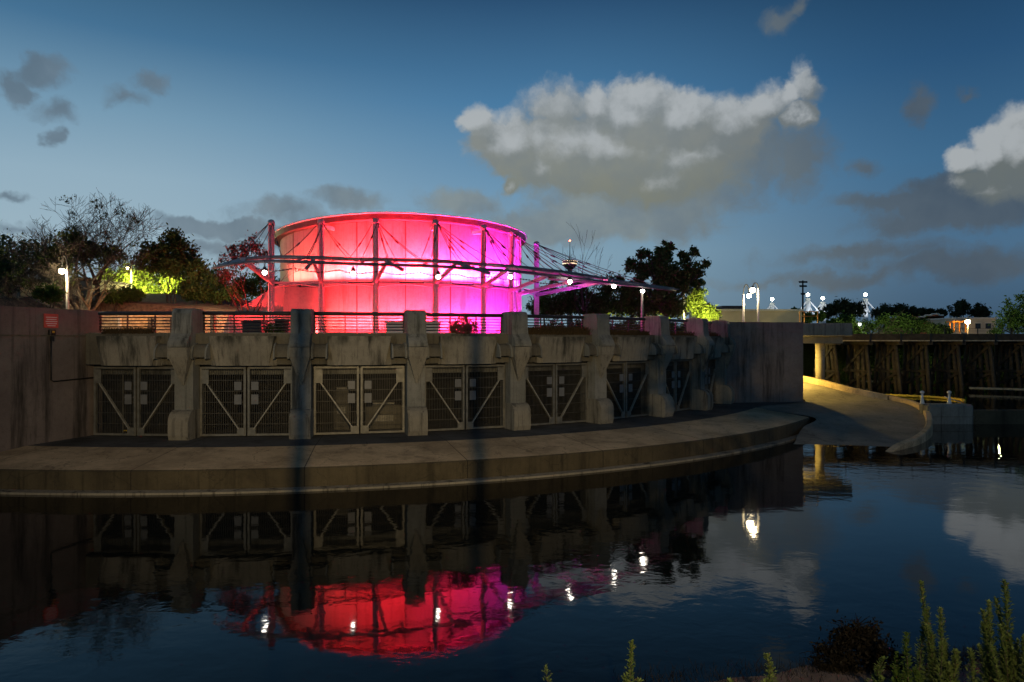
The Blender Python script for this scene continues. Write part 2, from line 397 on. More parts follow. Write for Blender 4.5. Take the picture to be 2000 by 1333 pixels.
# ================================================================== SETTING
# ground, river
g = MB(); xs = [-3000, -200, 0, 27, 60, 200, 3000]
g.add([(-3000, 64, 4.9), (3000, 64, 4.9), (3000, 4000, 4.9), (-3000, 4000, 4.9)], [(0, 1, 2, 3)])
g.add([(-3000, 64, 4.9), (22, 64, 4.9), (22, 64, -2), (-3000, 64, -2)], [(0, 1, 2, 3)])
g.add([(-3000, -200, -2), (3000, -200, -2), (3000, 64, -2), (-3000, 64, -2)], [(0, 1, 2, 3)])
struct('ground', g, 'ground')
g = MB(); g.add([(-300, -40, 0), (300, -40, 0), (300, 41.9, 0), (26, 41.9, 0), (22, 60, 0), (-300, 60, 0)], [(0, 1, 2, 3, 4, 5)])
struct('river', g, 'water')
curb = [(20.6, 60, 2.5), (22.0, 54, 2.35), (22.9, 51, 2.1), (23.8, 48.9, 1.75), (24.9, 47.8, 1.45), (26.2, 46.8, 1.15), (26.7, 45.2, .9), (26.0, 43.0, .68), (24.6, 40.3, .56), (22.3, 36.6, .36), (20.0, 33.8, .20), (18.0, 32.0, .04), (16.6, 31, -.5)]
cpath = crom(curb, 6)
g = MB(); pl = [(float(p[0]), float(p[1]), .82) for p in cpath if 41.8 < p[1] < 59]
g.add([(22.5, 62.9, .82)]+pl+[(300, 41.9, .82), (300, 62.9, .82)], [tuple(range(len(pl)+3))])
g.add([(22.5, 62.9, .82), (300, 62.9, .82), (300, 84, .82), (22.5, 84, .82)], [(0, 1, 2, 3)])
struct('upstream_pool', g, 'water')
# far bank of the pool and grass bank by the bridge
rng = random.Random(3)
g = MB(); rows = []
for j in range(7):
    y = 78+j*2.4; rows.append([(x, y, .4+j*.78+rng.uniform(-.25, .25)*(0 < j < 6)) for x in range(18, 150, 3)])
g.grid(rows); struct('far_bank', g, 'grass')
g = MB(); rows = []
for j in range(9):
    y = 47.4+j*2.0
    rows.append([(float(np.interp(y, [47, 49, 51, 54, 60, 66], [25.3, 24.0, 23.1, 22.2, 20.8, 20]))+k*.85, y+ (0.35*k if j == 0 else 0),
                  max(.3, float(np.interp(y, [47, 49, 51, 54, 60, 66], [1.45, 1.75, 2.1, 2.3, 2.5, 2.5]))-.03-k*.27+rng.uniform(-.05, .05))) for k in range(8)])
g.grid(rows); struct('grass_bank', g, 'grass')
# walkway, apron
TH0, TH1 = R(-16), R(58)
def sweep(prof, t0, t1, n=90):
    """prof: list of (r, z, extra end angle)"""
    return [[arc(t0+(t1+e-t0)*i/n, r, z) for i in range(n+1)] for (r, z, e) in prof]
g = MB(); g.grid(sweep([(26.5, 1.0, R(6)), (30.8, 1.0, R(6)), (33.7, 1.0, 0)], TH0, TH1), False)
g.add([arc(R(50), 33.6, .992), arc(R(58), 33.72, .992), (19.9, 46.5, .992), (13, 47.5, .992), arc(R(56), 29, .992)], [(0, 1, 2, 3, 4)])
struct('walkway', g, 'walk')
g = MB(); g.grid(sweep([(33.7, 1.0, 0), (37.0, .75, R(-2.6))], TH0, TH1), True)
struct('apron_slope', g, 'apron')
g = MB(); g.grid(sweep([(37.0, .75, R(-2.6)), (37.06, .70, R(-2.6)), (37.06, -1.5, R(-2.6))], TH0, TH1), False)
struct('apron_face', g, 'damp')
g = MB(); g.grid(sweep([(37.07, .085, R(-7)), (37.45, .07, R(-7)), (37.5, -1.2, R(-7))], TH0, TH1), False)
struct('waterline_ledge', g, 'conc_panel')
# ramp
Lr = [(15.5, 62, 2.5), (18.6, 56, 2.3), (19.2, 51.5, 1.8), (19.6, 48.5, 1.35), (19.9, 46.4, .99), (15.1, 42.15, .99), (17.2, 38.9, .75), (15.9, 37.2, .44), (14.8, 35.4, .2), (14.0, 33.9, .02), (12.6, 32, -.3), (11, 30.5, -.9)]
Rr = [(20.6, 60, 2.2), (22.0, 54, 2.05), (22.9, 51, 1.85), (24.0, 48.7, 1.5), (25.4, 47.4, 1.15), (26.5, 46.0, .9), (25.9, 43.2, .6), (24.4, 40.3, .44), (22.2, 36.7, .26), (19.9, 33.9, .08), (17.9, 32.1, -.1), (16, 30.5, -.7)]
La = crom(Lr, 5); Ra = crom(Rr, 5)
rows = [[tuple(a+(b-a)*k/10) for k in range(11)] for a, b in zip(La, Ra)]
g = MB(); g.grid(rows); struct('boat_ramp', g, 'ramp')
# plaza deck and mulch slope
dk = [arc(TH0+(R(64)-TH0)*i/40, 30.95, 0) for i in range(41)]
poly = [(x, y) for x, y, z in dk]+[(19.6, 46.6), (19.6, 63.5), (-80, 63.5), (-80, 20), (-22.6, 20)]
g = MB(); g.extrude([(a, b) for a, b in poly], 4.95, 5.25, lambda x, a, b: (a, b, x)); struct('plaza_deck', g, 'deck')
g = MB(); rows = []
for j in range(10):
    y = 42.2+j*1.6
    rows.append([(x, y, float(np.interp(x, [-40, -24, -18.5, -14.2, -13.2], [7.9, 7.6, 7.1, 6.4, 5.3]))-.15+min(j, 4)*.25+rng.uniform(-.06, .06)) for x in np.linspace(-40, -13.2, 32)])
rows.insert(0, [(x, 42.05, 5.2) for x, y, z in rows[0]])
g.grid(rows); struct('mulch_slope', g, 'mulch')
# near bank
g = MB(); rows = []
for j in range(26):
    t = j/25; row = []
    for i in range(60):
        x = -14+i*.6; e = 9.95+.13*x+.12*math.sin(x*1.7)+.08*math.sin(x*4.1+1)
        y = e+.7-t*14; d = e-y
        z = .30*d if d < 6 else 1.8+.27*(d-6)
        z += (.05*math.sin(x*3.3+y*5)+.04*math.sin(y*9+x*2))*(d > 0)+rng.uniform(-.03, .03)*(d > 0)
        row.append((x, y, z))
    rows.append(row)
g.grid(rows); struct('near_bank', g, 'soil')

# ================================================================== LEFT AND RIGHT ABUTMENT WALLS
t = thing('abutment_wall', (-19, 27, 0), 'tall reddish grey concrete abutment wall at the far left, carrying the red notice', 'wall')
g = MB(); path = [(-18.15, 30.2), (-19.35, 25.4), (-21.6, 17), (-24.5, 8)]; th = .6
for a, b in zip(path[:-1], path[1:]):
    d = Vector((b[0]-a[0], b[1]-a[1])).normalized(); n = Vector((d[1], -d[0]))*1.0
    n = n if n[0] < 0 else -n
    z0 = 6.43
    V = [(a[0], a[1], -1.5), (b[0], b[1], -1.5), (b[0]+n[0]*th, b[1]+n[1]*th, -1.5), (a[0]+n[0]*th, a[1]+n[1]*th, -1.5)]
    V += [(x, y, z0) for x, y, _ in V]
    g.add(V, [(3, 2, 1, 0), (4, 5, 6, 7), (0, 1, 5, 4), (1, 2, 6, 5), (2, 3, 7, 6), (3, 0, 4, 7)])
g.build('wall_face', 'conc_wall', t)
g = MB(); g.beam((-18.12, 30.2, 5.32), (-19.32, 25.4, 5.32), .03, .05); g.build('lift_joint', 'conc_dark', t)
def onwall(s, z, off=.06):  # s = distance along from (-18.15,30.2)
    d = Vector((-1.2, -4.8)).normalized(); p = Vector((-18.15, 30.2))+d*s
    return Vector((p[0]+off, p[1]-off*.25, z))
wr = math.atan2(-4.8, -1.2)
# red notice
s = thing('notice_sign', onwall(2.55, 6.0), 'small red notice with white lines of text on the left concrete wall', 'sign')
g = MB(); g.box(onwall(2.55, 5.92), (.64, .03, .56), wr); pnl = g.build('sign_panel', 'sign_red', s)
g = MB()
for k, ww in enumerate((.5, .44, .52, .48, .36)):
    g.box(onwall(2.55, 6.06-k*.085, .082), (ww, .01, .03), wr)
g.build('text_line', 'white', pnl)
s = thing('electrical_box', onwall(2.55, 5.4), 'small dark electrical box with conduit running down under the red notice', 'electrical box')
g = MB(); g.box(onwall(2.55, 5.45, .1), (.26, .14, .22), wr, bev=.02); g.box(onwall(2.55, 5.2, .1), (.12, .1, .2), wr); g.build('box_body', 'dark', s)
g = MB(); g.box(onwall(2.55, 5.47, .18), (.1, .02, .08), wr); g.build('indicator_panel', 'yellow', s)
g = MB(); g.tube([onwall(2.55, 5.2), onwall(2.55, 3.52), onwall(2.45, 3.45), onwall(.25, 3.52)], .03, 6); g.build('conduit', 'dark', s)

t = thing('abutment_wall', (16.5, 46, 0), 'massive plain grey concrete abutment wall right of the last gate, beside the ramp', 'wall')
g = MB(); pts = [(13.2, 45.2), (19.75, 46.3), (20.0, 47.2), (19.6, 58), (18.9, 58), (19.0, 47.3), (13.0, 46.3)]
g.extrude(pts, -1, 6.37, lambda x, a, b: (a, b, x)); g.build('wall_face', 'conc_wall', t)

# ================================================================== GATE WALL: pilasters, beams
BAY = R(8.82); TG = [R(-4.85)+BAY*k for k in range(8)]; TP = [R(-.44)+BAY*k for k in range(8)]
gw = thing('gate_wall', arc(R(17), 30.8, 0), 'long curved weathered concrete river wall with tapering pilasters above the gates', 'wall')
def yx(prof, w0, w1, mb, bev=.0):   # profile of (outward, z), swept across local x
    mb.extrude(prof, w0, w1, lambda x, a, b: (x, -a, b))
def proto_pilaster():
    P_ = {}
    hw = .41
    m = MB()   # head and body above the wedge
    m2 = [(-.35, 5.0), (-.35, 6.35), (-.25, 6.45), (.5, 6.47), (.72, 6.42), (.80, 6.25), (.82, 5.7), (.86, 5.42), (1.12, 5.12), (1.2, 4.95), (1.2, 4.86), (.3, 4.84)]
    yx(m2, -hw, hw, m); P_['head'] = (m, 'conc')
    m = MB()   # shaft
    yx([(-.5, 1.0), (-.5, 5.0), (.32, 5.0), (.62, 4.2), (.62, 1.0)], -hw+.02, hw-.02, m); P_['shaft'] = (m, 'conc')
    m = MB()   # tapering wedge front: wide on top, pointed at the bottom
    tz, bz = 4.84, 3.25
    V = [(-hw+.0, -1.18, tz), (hw, -1.18, tz), (hw, -.6, tz), (-hw, -.6, tz), (-hw, -1.12, 4.45), (hw, -1.12, 4.45), (hw, -.6, 4.45), (-hw, -.6, 4.45), (-.03, -.68, bz), (.03, -.68, bz), (.03, -.6, bz), (-.03, -.6, bz)]
    m.add(V, [(0, 1, 5, 4), (1, 2, 6, 5), (2, 3, 7, 6), (3, 0, 4, 7), (4, 5, 9, 8), (5, 6, 10, 9), (6, 7, 11, 10), (7, 4, 8, 11), (3, 2, 1, 0), (8, 9, 10, 11)])
    P_['wedge'] = (m, 'conc_panel')
    m = MB()   # foot
    ft = [(.0, .97), (.0, 2.2)]+[(.6+.5*math.sin(a), 1.72+.5*math.cos(a)) for a in np.linspace(0, math.pi/2, 7)]+[(1.1, 1.2), (1.02, .97)]
    yx(ft, -hw-.02, hw+.02, m); P_['foot'] = (m, 'conc_panel')
    for sd in (-1, 1):
        m = MB(); hd = [(.2, 4.42), (.2, 4.98)]+[(.45+.45*math.sin(a), 4.53+.45*math.cos(a)) for a in np.linspace(0, math.pi/2, 7)]+[(.9, 4.42)]
        a0, a1 = (hw+.02, hw+.62) if sd > 0 else (-hw-.62, -hw-.02)
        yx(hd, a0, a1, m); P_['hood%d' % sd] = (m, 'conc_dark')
        m = MB(); hd2 = [(.2, 4.36), (.2, 5.03)]+[(.47+.5*math.sin(a), 4.53+.5*math.cos(a)) for a in np.linspace(0, math.pi/2, 7)]+[(.97, 4.36)]
        b0 = sd*(hw+.02) ; yx(hd2, min(b0, b0+sd*.09), max(b0, b0+sd*.09), m); b0 = sd*(hw+.62); yx(hd2, min(b0, b0+sd*.07), max(b0, b0+sd*.07), m)
        P_['rib%d' % sd] = (m, 'conc')
    return P_
pp = proto_pilaster(); PM = {}
for k, (m, mt) in pp.items():
    nm = {'head': 'pilaster', 'shaft': 'shaft', 'wedge': 'wedge', 'foot': 'foot', 'hood1': 'hood', 'hood-1': 'hood', 'rib1': 'hood_rib', 'rib-1': 'hood_rib'}[k]
    o = m.build(nm, mt); PM[k] = o.data; bpy.data.objects.remove(o)
NM = {'shaft': 'shaft', 'wedge': 'wedge', 'foot': 'foot', 'hood1': 'hood', 'hood-1': 'hood', 'rib1': 'hood_rib', 'rib-1': 'hood_rib'}
iw = BASE[gw.name].inverted()
for i, th in enumerate(TP):
    o = bpy.data.objects.new('pilaster', PM['head']); COL.objects.link(o); o.parent = gw
    o.location = iw @ Vector(arc(th, 30.8, 0)); o.rotation_euler = (0, 0, th)
    for k in NM:
        c = bpy.data.objects.new(NM[k], PM[k]); COL.objects.link(c); c.parent = o
# beam panels
half = (30.8*BAY)/2-.41
def proto_beam():
    d = {}
    m = MB(); yx([(.0, 4.1), (.0, 5.42), (.36, 5.42), (.36, 4.1)], -half-.1, half+.1, m); d['beam'] = (m, 'conc_dark')  # recessed beam, darker in tone than the raised panel
    m = MB()   # raised panel, flaring sides
    a, b = half-.62, half-.95
    V = [(-a+.05, -.37, 5.30), (a-.05, -.37, 5.30), (a+.1, -.37, 4.13), (-a-.1, -.37, 4.13),
         (-a+.2, -.62, 5.30), (a-.2, -.62, 5.30), (b+.12, -.60, 4.13), (-b-.12, -.60, 4.13)]
    V = [(-a, -.365, 5.31), (a, -.365, 5.31), (a+.02, -.365, 4.06), (-a-.02, -.365, 4.06),
         (-a, -.72, 5.31), (a, -.72, 5.31), (a-.28, -.58, 4.06), (-a+.28, -.58, 4.06)]
    m.add(V, [(0, 1, 2, 3), (7, 6, 5, 4), (0, 4, 5, 1), (1, 5, 6, 2), (2, 6, 7, 3), (3, 7, 4, 0)]); d['panel'] = (m, 'conc_panel')
    m = MB(); m.box((0, .9, 3.86), (2*half+.2, .5, .46)); d['inner_beam'] = (m, 'conc')
    m = MB(); m.box((0, .3, 5.36), (2*half+.8, .5, .2)); d['coping'] = (m, 'conc')
    return d
for k, (m, mt) in proto_beam().items():
    o = m.build(k, mt); PM[k] = o.data; bpy.data.objects.remove(o)
for th in TG:
    o = bpy.data.objects.new('beam', PM['beam']); COL.objects.link(o); o.parent = gw
    o.location = iw @ Vector(arc(th, 30.8, 0)); o.rotation_euler = (0, 0, th)
    for k in ('panel', 'inner_beam', 'coping'):
        c = bpy.data.objects.new(k, PM[k]); COL.objects.link(c); c.parent = o
# chamber behind the gates
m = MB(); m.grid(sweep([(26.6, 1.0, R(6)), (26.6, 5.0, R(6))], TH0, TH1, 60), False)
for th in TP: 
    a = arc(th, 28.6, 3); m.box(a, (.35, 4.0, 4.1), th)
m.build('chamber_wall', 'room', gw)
# machinery seen dimly behind the bars of the third and fifth bay
for th, z, sz_, nm, lb in ((TG[2]-R(1.6), 1.9, (.8, .7, 1.9), 'pump_housing', 'pale upright pump housing behind the bars of the third gate'), (TG[2]+R(2.2), 1.5, (1.7, .8, 1.2), 'equipment_crate', 'low brown equipment crate behind the bars of the third gate')):
    p = arc(th, 28.7, z); s = thing(nm, (p[0], p[1], 1), lb, nm.split('_')[-1])
    g = MB(); g.box(p, sz_, th, bev=.08); g.build('casing', 'conc_dark', s)
    g = MB(); g.box(arc(th, 28.7, 1.0+sz_[2]*.5+z-1.0+.06), (sz_[0]*.6, sz_[1]*.6, .14), th, bev=.03); g.build('cover_plate', 'steel', s)
    g = MB(); g.box(arc(th, 29.1, z), (sz_[0]*.5, .04, .3), th); g.build('name_plate', 'steel', s)

# ================================================================== GATES
def proto_gate():
    d = {}
    gw_, z0, z1 = half-.02, 1.04, 4.0
    for sd in (-1, 1):
        xo, xi = sd*gw_, sd*.035
        lo, hi = min(xo, xi), max(xo, xi); cx = (lo+hi)/2; wd = hi-lo
        m = MB(); fw = .09
        m.box((lo+fw/2, 0, (z0+z1)/2), (fw, .12, z1-z0)); m.box((hi-fw/2, 0, (z0+z1)/2), (fw, .12, z1-z0))
        m.box((cx, 0, z1-fw/2), (wd-2*fw, .116, fw)); m.box((cx, 0, z0+fw/2), (wd-2*fw, .116, fw))
        d['leaf', sd] = (m, 'steel')
        m = MB(); nb = 23
        for k in range(nb):
            x = lo+fw+(wd-2*fw)*(k+.5)/nb; m.box((x, .02, (z0+z1)/2), (.016, .016, z1-z0-2*fw))
        for k in range(5):
            m.box((cx, -.005, z0+.5+k*.47), (wd-2*fw, .018, .02))
        d['grille', sd] = (m, 'bars')
        m = MB(); m.beam((xo-sd*.3, -.075, z1-.72), (xi+sd*.28, -.075, z0+.3), .05, .12, (0, 1, 0)); d['brace', sd] = (m, 'brace')
        m = MB(); m.box((xo-sd*.2, -.09, z1-.42), (.34, .02, .6)); d['gusset', sd, 0] = (m, 'steel')
        m = MB(); m.box((xi+sd*.2, -.09, z0+.2), (.3, .02, .3)); d['gusset', sd, 1] = (m, 'steel')
        for j in range(2):
            m = MB(); m.box((xi+sd*.32, -.085, 3.12-j*.52+(.06 if j == 0 else 0)), (.3, .02, .36 if j == 0 else .42)); d['plate', sd, j] = (m, 'plate')
    m = MB(); m.tube([(-gw_-.01, 0, 4.03), (gw_+.01, 0, 4.03)], .03, 6); d['head_track', 0] = (m, 'dark')
    return d
pg = proto_gate(); GM = {}
for k, (m, mt) in pg.items():
    nm = {'leaf': 'gate_leaf', 'grille': 'grille', 'brace': 'brace', 'gusset': 'gusset', 'plate': 'sign_plate', 'head_track': 'head_track'}[k[0]]
    o = m.build(nm, mt); GM[k] = (nm, o.data); bpy.data.objects.remove(o)
glab = ['barred steel double gate nearest the left abutment wall with the red notice', 'dark barred steel double gate between first and second pilaster from the left',
        'barred steel double gate in the third bay with pale machinery dimly behind its bars', 'barred steel double gate crossed by the tall dark pole shadow on its right leaf',
        'pale barred steel double gate just right of the fourth pilaster from the left', 'dark narrow-looking barred gate with a rounded shadow, sixth from the left',
        'very dark slim-looking barred gate, seventh from the left, with one pale brace', 'almost black gate hardly visible beside the right abutment wall']
for i, th in enumerate(TG):
    p = arc(th, 30.78, 0); t = thing('steel_gate', p, glab[i], 'gate', 'barred gates along the curved river wall', th)
    leaf = {}
    for sd in (-1, 1):
        o = bpy.data.objects.new('gate_leaf', GM['leaf', sd][1]); COL.objects.link(o); o.parent = t; leaf[sd] = o
    for k, (nm, me) in GM.items():
        if k[0] == 'leaf': continue
        o = bpy.data.objects.new(nm, me); COL.objects.link(o); o.parent = leaf.get(k[1], t)
# ladder seen behind first gate's left leaf
p = arc(TG[0]-R(1.9), 29.9, 1); s = thing('ladder', p, 'narrow pale ladder frame standing behind the bars of the leftmost gate', 'ladder', None, TG[0]-R(1.9))
g = MB()
for x in (-.28, .28): g.box((x, 0, 1.5), (.07, .05, 3.0))
g.build('stile', 'steel', s, True)
for z in (.12, 1.6, 2.9):
    g = MB(); g.box((0, 0, z), (.5, .04, .06)); g.build('rung', 'yellow' if z < 1 else 'steel', s, True)

# ================================================================== RAILINGS (one per bay)
rlab = ['dark railing bay starting at the left abutment wall, orange light behind it', 'dark railing bay above the second gate with a planter and flower pot behind',
        'dark railing bay in front of the brightest red glow above the third gate', 'dark railing bay above the fourth gate with a round bush behind it',
        'dark railing bay with dry grass along its foot and violet glow behind', 'dark railing bay above the sixth gate with a lamp post behind it',
        'short dark railing bay with yellow green light behind, seventh from the left', 'shortest dark railing bay next to the right abutment wall']
for i, th in enumerate(TG):
    h2 = BAY/2-R(.78); r = 30.55
    t = thing('railing', arc(th, r, 5.4), rlab[i], 'railing', 'railings between the pilasters')
    def ap(rr, z, n=8): return [arc(th-h2+2*h2*k/n, rr, z) for k in range(n+1)]
    g = MB(); g.tube(ap(r, 6.3), .085, 8); g.build('top_rail', 'rail', t)
    for z in (6.12, 5.98, 5.85, 5.72, 5.59): 
        g = MB(); g.tube(ap(r, z), .026, 6); g.build('rail_bar', 'rail', t)
    for k in (-1, -.33, .33, 1):
        g = MB(); a = arc(th+h2*k*.99, r-.05, 5.82); g.box(a, (.045, .06, .95), th); g.build('post', 'rail', t)

# ================================================================== ROTUNDA
RC = (-7.23, 45.35); RR = 7.74
rb = thing('round_building', (RC[0], RC[1], 5.25), 'round concrete building glowing red on the left and magenta on the right', 'building')
def rtop(x): return 12.1-(.45*((-7-x)/7.8)**1.4 if x < -7 else .12*((x+7)/7.5)**2)
n = 96; lo = []; hi = []; g = MB()
Vw = []
def seam(a): return .018 if (math.degrees(a) % 22.5) < .01 else 0
for k in range(n+1):
    a = 2*math.pi*k/n; x = RC[0]+RR*math.sin(a); y = RC[1]-RR*math.cos(a); lo.append((x, y, 5.2)); hi.append((x, y, rtop(x)-.12))
g.grid([lo, hi]); g.build('wall', 'wall_round', rb)
g = MB(); r1 = []; r2 = []; r3 = []; r4 = []
for k in range(n+1):
    a = 2*math.pi*k/n; sx, sy = math.sin(a), -math.cos(a); x = RC[0]+RR*sx; z = rtop(x)
    r1.append((RC[0]+(RR-.1)*sx, RC[1]+(RR-.1)*sy, z-.38)); r2.append((RC[0]+(RR+.38)*sx, RC[1]+(RR+.38)*sy, z-.34)); r3.append((RC[0]+(RR+.42)*sx, RC[1]+(RR+.42)*sy, z-.04)); r4.append((RC[0]+(RR-.2)*sx, RC[1]+(RR-.2)*sy, z+.06))
g.grid([r1, r2, r3, r4], False); g.add([p for p in r4[:-1]], [tuple(range(n))]); rim = g.build('roof_rim', 'roof', rb)
g = MB(); g.tube([(RC[0]+(RR+.44)*math.sin(2*math.pi*k/n), RC[1]-(RR+.44)*math.cos(2*math.pi*k/n), rtop(RC[0]+RR*math.sin(2*math.pi*k/n))+.0) for k in range(n+1)], .035, 6); g.build('edge_trim', 'trim', rim)
g = MB(); g.tube([(-7.1, 40, 12.1), (-7.1, 40, 12.7)], .015, 5); g.build('lightning_rod', 'dark', rb)
# horizontal belt and vertical joints on the wall
for deg in (-46, -28, -10, 10, 29, 47, 66):
    a = R(deg); g = MB(); x = RC[0]+(RR+.01)*math.sin(a); y = RC[1]-(RR+.01)*math.cos(a); g.box((x, y, 8.6), (.05, .03, 6.6), a); g.build('wall_joint', 'roof', rb)
# left flared buttress and wing wall
t = thing('wing_wall', (-15, 38.5, 5.25), 'low sloping concrete wing wall glowing red at the left foot of the round building', 'wall')
g = MB(); A_ = [(-16.6, 5.2), (-16.2, 6.6), (-15.6, 6.95), (-13.3, 8.35), (-12.2, 8.35), (-12.2, 5.2)]
g.extrude(A_, 39.0, 39.5, lambda x, a, b: (a, x, b)); g.build('sloped_panel', 'wall_round', t)
g = MB(); g.extrude([(-12.7, 5.2), (-12.7, 7.6), (-12.3, 8.1), (-10.5, 8.1), (-10.5, 5.2)], 37.95, 39.4, lambda x, a, b: (a, x, b)); g.build('flared_base', 'wall_round', t)
g = MB(); g.box((-13.6, 38.5, 5.95), (4.6, .5, 1.4), bev=.04); g.build('step_block', 'wall_round', t)

# ================================================================== CABLE CANOPY
cn = thing('cable_canopy', (-6, 36, 5.25), 'sweeping steel ring canopy hung by cables from tall masts around the round building', 'canopy')
masts = [(-13.12, 37.2), (-10.35, 37.0), (-7.33, 36.7), (-4.15, 37.1), (-1.62, 38.6), (-.05, 40.5), (.42, 42.4), (1.63, 45.3)]
mtop = [11.62, 11.62, 11.62, 11.6, 11.58, 11.55, 11.5, 11.62]
mobj = []
for i, ((x, y), zt) in enumerate(zip(masts, mtop)):
    g = MB(); wd = .30 if i not in (5,) else .18
    ang = math.atan2(x-RC[0], -(y-RC[1]))
    g.box((x, y, (5.2+zt)/2), (wd*.98, .12, zt-5.2), ang); g.box((x+.0, y, (5.2+zt)/2), (.09, .34, zt-5.21), ang)
    mo = g.build('mast', 'mast', cn); mobj.append(mo)
    g = MB(); g.lathe((x, y, zt), [(wd*.62, -.22), (wd*.66, -.05), (wd*.5, .06), (.05, .1)], 12); g.build('mast_cap', 'mast', mo)
    # attachment between mast and wall at top
    d = Vector((RC[0]-x, RC[1]-y)); L = d.length-RR
    if i in (1, 2, 3, 4):
        u = d.normalized(); g = MB(); g.beam((x, y, zt-.3), (x+u[0]*L, y+u[1]*L, zt-.25), .12, .2); g.build('top_bracket', 'mast', mo)
# belt beam joining the masts
bz = [8.37, 8.30, 8.27, 8.27, 8.22, 8.18, 8.16, 8.3]
for i in range(7):
    a, b = masts[i], masts[i+1]
    g = MB(); g.beam((a[0], a[1], 8.27), (b[0], b[1], 8.27), .12, .11); g.build('belt_beam', 'mast', cn)
    mx, my = (a[0]+b[0])/2, (a[1]+b[1])/2
    dd = Vector((RC[0]-mx, RC[1]-my)).normalized()
    g = MB(); pts = []
    for k in range(9):
        s_ = k/8; bow = math.sin(math.pi*s_)*.0; q = Vector((a[0]+(b[0]-a[0])*s_, a[1]+(b[1]-a[1])*s_, 8.02+.16*math.sin(math.pi*s_)))
        pts.append(q)
    g.tube(pts, .045, 6); g.build('belt_arch', 'mast', cn)
# ring tubes (outer and inner), by photo pixel at estimated depth
ringpx = [(418, 523, 33.8), (470, 514, 32.6), (530, 511, 32.2), (620, 513, 31.8), (700, 516, 31.8), (780, 518, 32.3), (860, 521, 33.0), (930, 526, 33.9), (1000, 530, 34.7), (1068, 538, 35.6), (1140, 546, 36.8), (1220, 556, 38.8), (1320, 567, 42.0)]
ring1 = crom([P(*p) for p in ringpx], 4)
inpx = [(470, 507, 33.8), (530, 503, 33.4), (620, 504, 33.0), (700, 507, 33.0), (780, 508, 33.4), (860, 511, 34.1), (930, 516, 35.0), (1000, 521, 35.9), (1068, 528, 37.0), (1140, 538, 38.4), (1220, 552, 40.0), (1316, 565, 42.6)]
ring2 = crom([P(*p) for p in inpx], 4)
g = MB(); g.tube([tuple(p) for p in ring1], .075, 8); g.build('outer_ring', 'canopy', cn)
g = MB(); g.tube([tuple(p) for p in ring2], .095, 8); g.build('inner_ring', 'canopy', cn)
# ties and clamps along the ring
for k in range(4, len(ring2)-2, 3):
    a = ring1[min(k+3, len(ring1)-1)]; b = ring2[k]
    g = MB(); g.beam(tuple(a), tuple(b), .05, .06); g.box(tuple(b), (.22, .12, .16)); g.build('ring_tie', 'canopy', cn)
# leaf-like sheets at the left tip and right part
g = MB(); q = [P(412, 524, 33.9), P(440, 512, 34.3), P(468, 505, 34.6), P(474, 511, 33.4), P(440, 519, 33.6)]
V = [tuple(p) for p in q]+[(p[0], p[1], p[2]-.05) for p in q]
g.add(V, [(0, 1, 2, 3, 4), (9, 8, 7, 6, 5), (0, 5, 6, 1), (1, 6, 7, 2), (2, 7, 8, 3), (3, 8, 9, 4), (4, 9, 5, 0)]); g.build('tip_sheet', 'sheet', cn)
for k, (a, b) in enumerate((((998, 524, 35.9), (1072, 534, 36.6)), ((1078, 533, 37.2), (1150, 545, 38)))):
    p, q = P(*a), P(*b); g = MB(); g.beam(p, q, .9, .05, (0, 0, 1)); g.build('canopy_sheet', 'sheet', cn)
g = MB()
for (x0, y0, Y0, x1, y1, Y1) in ((1075, 545, 36.2, 1250, 560, 39.6), (1150, 549, 37.2, 1318, 566, 42.3)):
    g.beam(P(x0, y0, Y0), P(x1, y1, Y1), .55, .06)
g.build('tip_plank', 'canopy', cn)
# outrigger struts
struts = [(0, 8.3, (475, 508, 33.6), .2), (1, 8.27, (612, 508, 32.6), .13), (2, 8.27, (755, 512, 32.8), .14), (3, 8.25, (888, 518, 33.8), .15), (4, 8.2, (992, 527, 35.2), .16),
          (5, 8.1, (1068, 540, 36.2), .16), (6, 8.0, (1146, 543, 37.8), .17), (7, 8.15, (1190, 548, 38.6), .2)]
for i, z, e, wd in struts:
    g = MB(); x, y = masts[i]; g.beam((x, y, z), P(*e), wd, wd); g.build('strut', 'mast', cn)
# second angled beams seen flat against the glow
for e0, e1 in (((752, 508, 32.8), (787, 528, 32.6)), ((890, 514, 33.8), (958, 535, 33.9)), ((612, 508, 32.6), (597, 526, 32.4))):
    g = MB(); g.beam(P(*e0), P(*e1), .2, .16); g.build('bracket_arm', 'canopy', cn)
# cables: mast top -> ring points
r2 = [tuple(p) for p in ring2]; r1_ = [tuple(p) for p in ring1]
def ringat(px, ring):
    return min(ring, key=lambda p: abs(CX+p[0]/p[1]*F-px))
cab = {0: [(420, 1), (440, 1), (470, 0), (500, 0), (562, 0)], 1: [(545, 0), (600, 0), (606, 1), (684, 0), (692, 1)], 2: [(684, 0), (697, 1), (755, 0), (765, 1), (776, 1), (822, 0), (836, 1)],
       3: [(824, 0), (850, 0), (887, 0), (915, 1), (932, 1), (948, 0), (1005, 1)], 4: [(947, 1), (990, 0), (1000, 0), (1015, 1), (1050, 1)],
       5: [(1000, 0), (1050, 0), (1090, 0), (1120, 1)], 6: [(1060, 0), (1100, 1), (1150, 1), (1190, 0)], 7: [(1100, 0), (1150, 0), (1190, 1), (1230, 0), (1262, 1), (1300, 0)]}
rg = random.Random(5)
